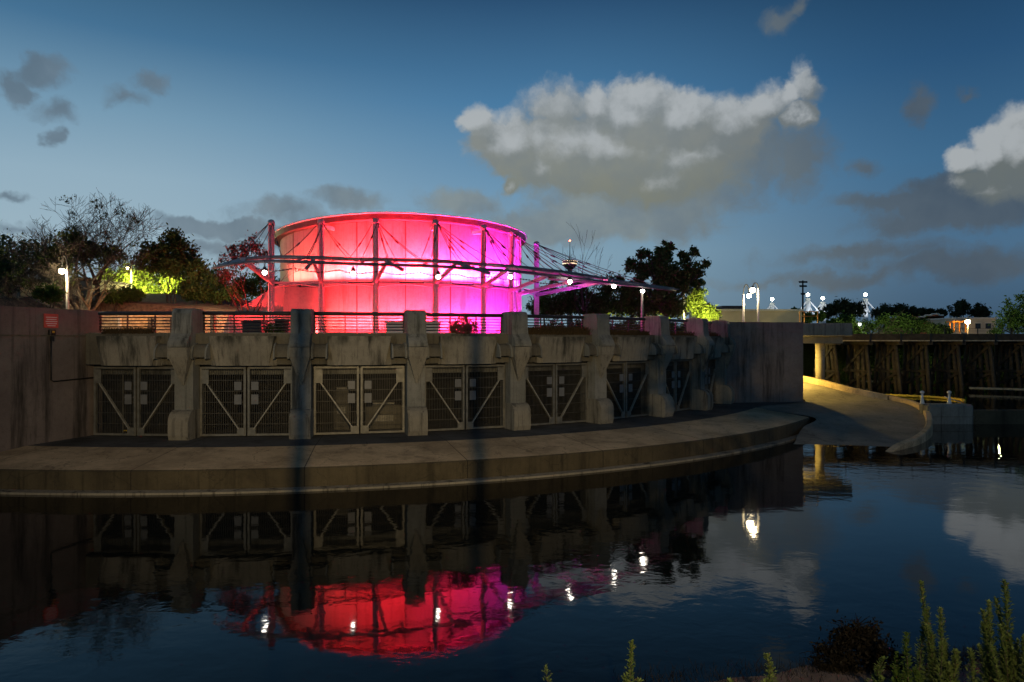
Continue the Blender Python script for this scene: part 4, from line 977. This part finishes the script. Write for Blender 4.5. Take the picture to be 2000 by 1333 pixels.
def tuft(name, th0, th1, r, z, n, h, label, mt, kind='stuff', seed=1, cat='grass'):
    rs = np.random.default_rng(seed); th = rs.uniform(th0, th1, n); rr = r+rs.normal(0, .12, n)
    x = C0[0]+rr*np.sin(th); y = C0[1]-rr*np.cos(th); hh = h*rs.uniform(.4, 1.2, n)
    dx = rs.normal(0, .35, n)*hh; dy = rs.normal(0, .35, n)*hh; wd = .012
    Q = np.stack([np.stack([x-wd, y, np.full(n, z)], 1), np.stack([x+wd, y, np.full(n, z)], 1), np.stack([x+dx+wd*.3, y+dy, z+hh], 1), np.stack([x+dx-wd*.3, y+dy, z+hh], 1)], 1)
    m = MB(); m.quads(Q); return tag(m.build(name, mt), label, cat, kind=kind)
tuft('dry_grass', TG[4]-R(3.2), TG[4]+R(3.4), 31.0, 5.4, 2200, .36, 'dry brown grass spilling over the coping above the fifth gate', 'straw', seed=1)
tuft('dry_grass', TG[0]-R(2.5), TG[0]+R(1.5), 31.0, 5.4, 900, .26, 'thin brown grass on the coping above the leftmost gate', 'straw', seed=2)
tuft('dry_grass', TG[5]-R(3.2), TG[5]+R(3.2), 31.0, 5.4, 1100, .24, 'short dry grass on the coping above the sixth gate', 'straw', seed=3)
tuft('dry_grass', TG[6]-R(3), TG[7]+R(3), 31.0, 5.4, 900, .24, 'short dark grass on the coping above the two last gates', 'straw', seed=4)

# ================================================================== FOOTBRIDGE END, COLUMN
t = thing('footbridge', (22.5, 51, 2), 'concrete footbridge end on a round column, its underside lit yellow', 'bridge')
g = MB(); g.box((22.3, 51.6, 5.93), (5.2, 3.4, .95), bev=.03); g.build('deck_edge', 'conc', t)
g = MB(); g.box((22.1, 51.2, 5.18), (4.6, 1.6, .52)); g.build('cap_beam', 'ramp', t)
g = MB(); g.tube([(23.1, 51.2, 1.9), (23.1, 51.2, 4.92)], .33, 24); g.build('column', 'ramp', t)
lightobj('underbridge_light', 'POINT', (20.15, 51.0, 3.5), 1400, (1, .66, .14), shadow_soft_size=.1)
t = thing('deck_handrail', (26, 54, 6.4), 'thin orange-lit handrail frame on the footbridge deck', 'handrail')
for x in (1562, 1571, 1597): 
    g = MB(); a = P(x, 609, 52.0); g.beam((a[0], a[1], 6.4), a, .06, .06, (0, 1, 0)); g.build('post', 'orange', t)
g = MB(); g.beam(P(1562, 609, 52.0), P(1597, 609, 52.0), .05, .05); g.beam(P(1562, 618, 52.0), P(1597, 618, 52.0), .03, .03); g.build('rail', 'orange', t)
# curb
g = MB(); rows = []
cp = [Vector(tuple(p)) for p in cpath]
for i, p in enumerate(cp):
    d = cp[min(i+1, len(cp)-1)]-cp[max(i-1, 0)]; d.z = 0; d.normalize(); n_ = Vector((d.y, -d.x, 0)); n_ = n_ if n_.x < 0 else -n_
    wdt = .34
    rows.append([tuple(p-n_*wdt/2-Vector((0, 0, 2.6))), tuple(p-n_*wdt/2+Vector((0, 0, .12))), tuple(p-n_*(wdt/2-.05)+Vector((0, 0, .17))), tuple(p+n_*(wdt/2-.05)+Vector((0, 0, .17))), tuple(p+n_*wdt/2+Vector((0, 0, .12))), tuple(p+n_*wdt/2-Vector((0, 0, 1.0)))])
g.grid(rows, False); tag(g.build('ramp_kerb', 'apron'), 'curving concrete kerb sweeping along the outer edge of the ramp into the water', 'kerb')
# weir block, weir, boom
t = thing('weir_block', (26.4, 42.3, 0), 'rounded rectangular concrete block at the water right of the ramp kerb', 'concrete block')
g = MB(); g.box((26.95, 42.4, .1), (2.8, 1.1, 2.2), bev=.12); g.build('block_body', 'conc', t)
g = MB(); g.box((26.95, 42.4, .45), (2.84, 1.13, .03)); g.build('water_stain', 'conc_dark', t)
g = MB(); g.box((78, 42.3, -.2), (100, .5, 2.06)); tag(g.build('weir', 'damp'), 'long low dark weir wall running right from the concrete block', 'weir')
for px, lb in ((1803, 'pale tapered bollard at the left of the weir block'), (1856, 'pale tapered bollard at the right of the weir block holding the yellow boom')):
    c = P(px, 791, 42.4); t = thing('mooring_post', (c[0], 42.5, 1.2), lb, 'bollard', 'mooring bollards on the weir block')
    g = MB(); g.lathe((c[0], 42.5, 1.19), [(.16, 0), (.12, .1), (.07, .35), (.06, .62)], 12); g.build('post_body', 'white', t)
    g = MB(); g.lathe((c[0], 42.5, 1.19), [(.06, .62), (.12, .68), (.12, .76), (.04, .82)], 12); g.build('cap', 'white', t)
t = thing('float_boom', (29, 50, .85), 'twin yellow floating boom lines stretched on the water behind the weir block', 'boom')
for dy in (0, .9):
    g = MB(); pts = crom([(27.4, 53.2+dy, .9), (29.5, 52.2+dy, .9), (31.2, 51.2+dy*.8, .9), (32.2, 49.6+dy*.5, .9), (31.8, 48+dy*.3, .9), (30.6, 46.4, .9)], 8)
    g.tube([tuple(p) for p in pts], .07, 6); 
    for p in pts[::2]: g.ball(tuple(p), .10, 8)
    g.build('boom_line', 'yellow', t)
g = MB(); g.tube([(30.6, 46.4, .9), (27.2, 42.9, 1.6)], .03, 5); g.build('tether', 'white', t)
lightobj('pool_light', 'SPOT', (25.2, 51.4, 4.6), 500, (1, .8, .35), spot_size=R(100), spot_blend=.7, shadow_soft_size=.1)
lo_ = bpy.data.objects['pool_light']; aim(lo_, (30.5, 53, 1.5))
for k, (a, b_, lb) in enumerate((((28, 66, 1.25), (36.5, 66, 1.2), 'pale concrete ledge line at the water behind the trestle bents'), ((38.5, 57.5, 1.15), (60, 47, 1.1), 'pale sloping concrete ledge at the right edge before the trestle'))):
    g = MB(); g.beam(a, b_, .5, .16); tag(g.build('concrete_ledge', 'conc_panel'), lb, 'ledge', 'concrete ledges by the trestle')
lightobj('far_bush_fill', 'POINT', (45, 70, 4.2), 500, (.9, 1, .5), shadow_soft_size=.2)  # unseen point added to brighten the bushes beyond the trestle
lightobj('far_tree_light', 'POINT', P(1745, 646, 80), 1500, (.95, 1, .45), shadow_soft_size=.2)
lightobj('far_tree_light', 'POINT', P(1950, 645, 70), 900, (.95, 1, .45), shadow_soft_size=.2)
# ================================================================== TRESTLE
t = thing('trestle_bridge', (35, 59, 1), 'old dark timber trestle railway bridge with leaning post bents', 'bridge')
g = MB(); g.box((52, 60, 5.62), (56, 4.4, .18)); g.build('deck', 'timber', t)
g = MB(); g.box((52, 57.9, 5.36), (56, .3, .36)); g.build('outer_stringer', 'timber', t)
g = MB(); g.box((52, 57.82, 5.14), (56, .12, .12)); g.build('pale_ledger', 'stone', t)
g = MB(); g.box((52, 61.8, 5.3), (56, .4, .5)); g.build('rear_stringer', 'timber', t)
bx = [27.6, 30.3, 32.9, 35.4, 38.2, 40.9, 43.6, 46.3, 49]
rg = random.Random(9)
for i, x in enumerate(bx):
    g = MB(); g.box((x, 59.9, 4.92), (.34, 4.4, .3)); bent = g.build('bent', 'timber', t)
    for k in range(6):
        s_ = (k-2.5)/2.5; g = MB()
        p0 = (x+rg.uniform(-.06, .06), 59.9+s_*1.45, 4.8); p1 = (x+rg.uniform(-.18, .18), 59.9+s_*2.3, .3 if x > 28 else 1.2)
        g.tube([p0, p1], [.15, .18], 8); g.build('pile', 'timber', bent)
    g = MB(); g.beam((x-.2, 58.4, 4.6), (x-.2, 61.5, 2.6), .08, .22); g.beam((x+.22, 61.4, 4.6), (x+.22, 58.3, 2.6), .08, .22); g.beam((x-.2, 57.9, 2.5), (x-.2, 62, 2.5), .08, .22); g.beam((x-.2, 58.0, 2.4), (x-.2, 62, .9), .08, .22)
    g.beam((x+.21, 57.9, 2.4), (x+.21, 60.5, .9), .08, .22)
    g.build('cross_brace', 'timber', bent)
    g = MB(); g.box((x, 57.75, 5.35), (.14, .1, .8)); g.build('bolt_strap', 'dark', t)
g = MB()
for k in range(20): g.box((25.5+k*2.8, 57.9, 5.95), (.06, .06, .5))
g.tube([(25, 57.9, 6.15), (79, 57.9, 6.15)], .015, 4); g.tube([(25, 57.9, 5.95), (79, 57.9, 5.95)], .015, 4)
g.build('cable_fence', 'dark', t)

# ================================================================== STADIUM MASTS, FLOODLIGHT POLE, TOWER
for px, pt, s_, lb in ((1508, 586, 1.0, 'short floodlit stadium mast with splayed stays, leftmost behind the right wall'), (1578, 577, 1.15, 'floodlit stadium mast just right of the sports light pole'), (1607, 584, .95, 'floodlit stadium mast between the sports pole and the dark trees'), (1690, 577, 1.2, 'tallest floodlit white stadium mast standing alone above dark trees')):
    Y = 700; c = P(px, pt, Y); t = thing('stadium_mast', (c[0], Y, 4.9), lb, 'mast', 'floodlit masts of a distant stadium')
    g = MB(); g.lathe((c[0], Y, 4.9), [(3.0, 0), (2.3, c[2]-8)], 12); g.build('shaft', 'white', t)
    g = MB(); g.ball((c[0], Y, c[2]+.5), 1.6); g.build('beacon', 'tower_lamp', t)
    for sx in (-1, 1):
        g = MB(); g.beam((c[0]+sx*1.5, Y, c[2]-5*s_), (c[0]+sx*12.5*s_, Y-3, c[2]-19*s_), 1.1, 1.1); g.beam((c[0]+sx*1.5, Y, c[2]-9*s_), (c[0]+sx*9*s_, Y+5, c[2]-22*s_), .7, .7); g.build('stay', 'white', t)
    o = lightobj('mast_wash', 'SPOT', (c[0], Y-22, c[2]-20), 20000, (.8, .88, 1), spot_size=R(75), spot_blend=.6, shadow_soft_size=.5); aim(o, (c[0], Y, c[2]-9))
g_ = P(1568, 550, 150); t = thing('sports_light_pole', (g_[0], 150, 4.9), 'tall dark pole with two rows of unlit sports floodlights', 'light pole')
g = MB(); g.tube([(g_[0], 150, 4.9), (g_[0], 150, g_[2]+.2)], [.3, .16], 8); g.build('pole', 'dark', t)
for dz, wd in ((0, 1.9), (-.9, 1.6), (-2.6, 1.1)):
    g = MB(); g.beam((g_[0]-wd/2, 150, g_[2]+dz), (g_[0]+wd/2, 150, g_[2]+dz), .1, .1)
    g.build('cross_arm', 'dark', t)
    for k in range(4 if wd > 1.2 else 2):
        g = MB(); x = g_[0]-wd/2+wd*(k+.5)/(4 if wd > 1.2 else 2); g.lathe((x, 149.8, g_[2]+dz-.25), [(.22, -.1), (.25, .15), (.1, .3)], 8); g.build('lamp_head', 'dark', t)
c = P(1113, 515, 1500); t = thing('observation_tower', (c[0], 1500, 4.9), 'distant observation tower with a lit round crown and red beacon', 'tower')
g = MB(); g.lathe((c[0], 1500, 4.9), [(7, 0), (5.2, c[2]-14)], 16); g.build('shaft', 'conc_wall', t)
g = MB(); g.lathe((c[0], 1500, c[2]), [(7, -13), (13, -7), (15.5, -4), (15.5, -2)], 24); g.lathe((c[0], 1500, c[2]), [(16, 0), (16, 2), (15.5, 6), (12, 7), (3, 9)], 24); g.build('pod', 'conc_dark', t)
g = MB(); g.lathe((c[0], 1500, c[2]), [(15.6, -2), (16.2, 0)], 24)
for k in range(22):
    a = 2*math.pi*k/22; g.box((c[0]+15.9*math.cos(a), 1500+15.9*math.sin(a), c[2]+4.5+rg.uniform(-.6, .6)), (1.6, 1.6, 1.3))
g.build('window_band', 'crown_lamp', t)
g = MB(); g.tube([(c[0], 1500, c[2]+10), (c[0], 1500, c[2]+50)], [1.2, .35], 6); g.build('antenna', 'dark', t)
g = MB(); g.ball((c[0], 1500, c[2]+50), 1.5); g.build('beacon', 'red_lamp', t)

# ================================================================== FOREGROUND PLANTS
def leafy_plant(px, py_top, Y, label, stems=1, seed=1, hpx=140, wpx=16, mt='leaf_fore', nl=90, leaf=.052):
    rs = np.random.default_rng(seed); top = P(px, py_top, Y); t0 = top-Vector((0, 0, hpx/F*Y))
    t = thing('leafy_shrub', t0, label, 'shrub', 'leafy shrubs on the near bank'); st = MB(); lf = []
    for s_ in range(stems):
        sc = 1 if s_ == 0 else rs.uniform(.45, .9)
        tp = Vector((top[0]+(0 if s_ == 0 else rs.uniform(-1, 1)*wpx/F*Y), Y+rs.uniform(-.25, .25), t0[2]+(top[2]-t0[2])*sc)); b0 = t0+Vector((rs.uniform(-.1, .1), rs.uniform(-.1, .1), -.1))
        ln = Vector((rs.uniform(-.14, .14), rs.uniform(-.1, .1), 0)); bend = lambda f: b0+(tp-b0)*f-ln*(4*f*(1-f))*.6+Vector((math.sin(f*9+seed+s_)*.012, 0, 0))
        pts = [bend(k/8) for k in range(9)]
        st.tube(pts, [.009-.0008*k for k in range(9)], 5)
        n = int(nl*sc*rs.uniform(1.3, 2.2))
        for k in range(n):
            f = .12+.88*(k/n)**.85; p = bend(f); ang = k*2.4+rs.uniform(-.4, .4); elv = .25+.6*f+rs.uniform(-.5, .5)
            # side twig offset
            off = rs.uniform(0, .15)*(1.12-f)*(.6+.4*math.sin(k*.37+seed)); cdir = np.array([math.cos(ang), math.sin(ang), 0])
            base = np.array(p)+cdir*off
            d = np.array([math.cos(ang)*math.cos(elv), math.sin(ang)*math.cos(elv), math.sin(elv)]); L = leaf*rs.uniform(.9, 1.6)*(1.15-.4*f)
            sd = np.cross(d, [0, 0, 1.0]); sd /= np.linalg.norm(sd)+1e-6; up_ = np.cross(sd, d); wd = L*.32
            m1 = base+d*L*.6; lf.append([base, m1-sd*wd+up_*wd*.3, base+d*L, m1+sd*wd+up_*wd*.3])
    st.build('stem', 'bark_dark', t); m = MB(); m.quads(np.array(lf)); m.build('foliage', mt, t)
leafy_plant(1236, 1255, 8.6, 'single leafy spire at the bottom centre, leftmost of the tall near plants', 3, 1, 170, 14, nl=150)
leafy_plant(1492, 1270, 8.8, 'slender leafy sprig at the bottom between the spire and the dark mound', 2, 2, 120, 10, nl=90)
leafy_plant(1712, 1272, 8.9, 'small leafy sprig on the dusty bank just right of the dark mound', 2, 3, 110, 14, nl=90)
leafy_plant(1818, 1150, 8.7, 'tall leafy plant with a bushy bent top left of the right cluster', 3, 4, 260, 22, nl=190)
leafy_plant(1850, 1200, 8.6, 'broad leafy conical shrub in the middle of the right cluster', 7, 5, 230, 34, nl=190)
leafy_plant(1962, 1136, 8.4, 'tallest leafy shrub near the right bottom corner', 6, 6, 300, 26, nl=230)
leafy_plant(1925, 1225, 8.8, 'small leafy tip between the two tall shrubs on the right', 2, 7, 150, 12, nl=80)
leafy_plant(1990, 1240, 8.2, 'dense low leafy shrub in the bottom right corner', 7, 8, 200, 34, nl=180)
leafy_plant(1790, 1250, 8.5, 'dark low leafy shrub at the left foot of the right cluster', 6, 9, 160, 40, nl=120, mt='leaf_mid')
leafy_plant(1067, 1318, 9.0, 'tiny leaf tip peeping in at the bottom centre edge', 1, 10, 60, 6, nl=40)
leafy_plant(1414, 1318, 9.0, 'tiny leaf tip at the bottom edge left of the slender sprig', 1, 11, 60, 6, nl=40)
leafy_plant(1880, 1262, 8.5, 'short leafy sprout low between the two tallest right shrubs', 5, 12, 150, 30, nl=130)
leafy_plant(1940, 1205, 8.3, 'medium leafy shrub hugging the left side of the tallest right shrub', 5, 13, 220, 26, nl=170)
leafy_plant(1768, 1290, 8.7, 'low leafy clump at the outer left foot of the right cluster', 5, 14, 110, 26, nl=90, mt='leaf_mid')
rs = np.random.default_rng(8); Q = []
for k in range(5200):
    x = rs.uniform(1.5, 9.6); e = 9.95+.13*x; y = e+.4-abs(rs.normal(0, .9)); dns = .35+.65*(math.sin(x*2.1)*math.sin(x*5.3+y*3) > 0)
    if rs.uniform() > dns*(.35+.65*(x > 4.5)): continue
    d = max(0, e+.2-y); z = .30*d-.02; h = rs.uniform(.04, .16); dx, dy = rs.normal(0, .6, 2)*h; w_ = .004
    Q.append([(x-w_, y, z), (x+w_, y, z), (x+dx+w_*.3, y+dy, z+h), (x+dx-w_*.3, y+dy, z+h)])
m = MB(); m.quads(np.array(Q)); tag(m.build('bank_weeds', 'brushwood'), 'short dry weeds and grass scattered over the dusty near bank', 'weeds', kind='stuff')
# dark brush mound
b = P(1675, 1262, 10.4); rs = np.random.default_rng(77); t = thing('brush_mound', (b[0], b[1], .2), 'dark rounded mound of dead brush at the edge of the near bank', 'brush pile')
g = MB()
for k in range(140):
    a = rs.uniform(0, 6.28); r_ = abs(rs.normal(0, .28)); x0 = b[0]+r_*math.cos(a); h = .62*math.exp(-(r_/.45)**2)
    p = Vector((x0, b[1]+r_*math.sin(a)*.7, .2+h*rs.uniform(.1, 1))); d = Vector((rs.normal(), rs.normal(), rs.uniform(-.6, .5))).normalized()*rs.uniform(.12, .3)
    g.tube([p-d, p+Vector((0, 0, .03)), p+d], [.004, .006, .003], 4)
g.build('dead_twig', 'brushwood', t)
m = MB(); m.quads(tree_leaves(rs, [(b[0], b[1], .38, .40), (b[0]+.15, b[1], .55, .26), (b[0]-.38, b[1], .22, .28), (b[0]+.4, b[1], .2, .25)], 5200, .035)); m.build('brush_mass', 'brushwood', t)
# shadow-casting posts and tree on the camera's bank, behind the camera
def shadow_post(target, ypost, wd, ztop, label):
    k = Vector(KEY); tt = Vector(target); f = (ypost-k[1])/(tt[1]-k[1]); p = k+(tt-k)*f
    t = thing('bank_post', (p[0], p[1], 3.0), label, 'post', 'slim posts on the near bank behind the camera')
    g = MB(); g.tube([(p[0], p[1], 2.8), (p[0], p[1], ztop)], wd, 10); g.build('post_shaft', 'dark', t)
    g = MB(); g.lathe((p[0], p[1], ztop), [(wd*1.3, 0), (wd*1.3, .05), (wd*.4, .08)], 10); g.build('post_cap', 'dark', t)
shadow_post((-8.95, 29.0, 3), -2.6, .036, 9.07, 'slim dark post behind the camera, the one further left')
shadow_post((-1.65, 31.0, 3), -2.4, .030, 8.95, 'slim dark post behind the camera, the one further right')
kv = Vector(KEY)
def bt(px, py, Y, f): q = P(px, py, Y); return kv+(q-kv)*f
bl_ = [(*bt(px, py, Y, .12), r*.12) for px, py, Y, r in ((1245, 770, 35, 1.3), (1290, 720, 37, 1.5), (1340, 760, 39, 1.6), (1400, 720, 44, 1.9), (1460, 800, 45, 1.8), (1430, 680, 44, 1.8), (1540, 800, 44, 1.6), (1640, 830, 40, 1.6), (1200, 800, 34, .6))]
cx_ = sum(q[0] for q in bl_)/len(bl_); cy_ = sum(q[1] for q in bl_)/len(bl_)
t = thing('bank_sapling', (cx_+1.2, cy_-.3, 3.0), 'leafy sapling on the near bank behind the camera', 'sapling')
g = MB(); g.tube([(cx_+1.2, cy_-.3, 2.9), (cx_+.8, cy_-.2, 6.5), (cx_+.1, cy_, 8.3)], [.05, .035, .015], 8)
for q in bl_: g.tube([(cx_+.4, cy_-.1, 7.6), q[:3]], [.015, .005], 5)
g.build('trunk', 'bark_dark', t)
m = MB(); m.quads(tree_leaves(np.random.default_rng(5), bl_, 3800, .028, sub=30)); m.build('crown', 'leaf', t)
t = thing('added_light_blocker', (KEY[0], KEY[1]+1.0, 2.9), 'unseen dark plate on a post behind the camera, added to block high light', 'floodlight')
g = MB(); g.box((KEY[0], KEY[1]+1.0, KEY[2]-.072+.4), (3.2, .03, .8)); g.build('blocker_plate', 'dark', t)  # plate added to keep the key light off the round building
g = MB(); g.tube([(KEY[0]+1.7, KEY[1]+1.0, 2.8), (KEY[0]+1.7, KEY[1]+1.0, KEY[2]+.7)], .06, 10); g.build('post', 'dark', t)
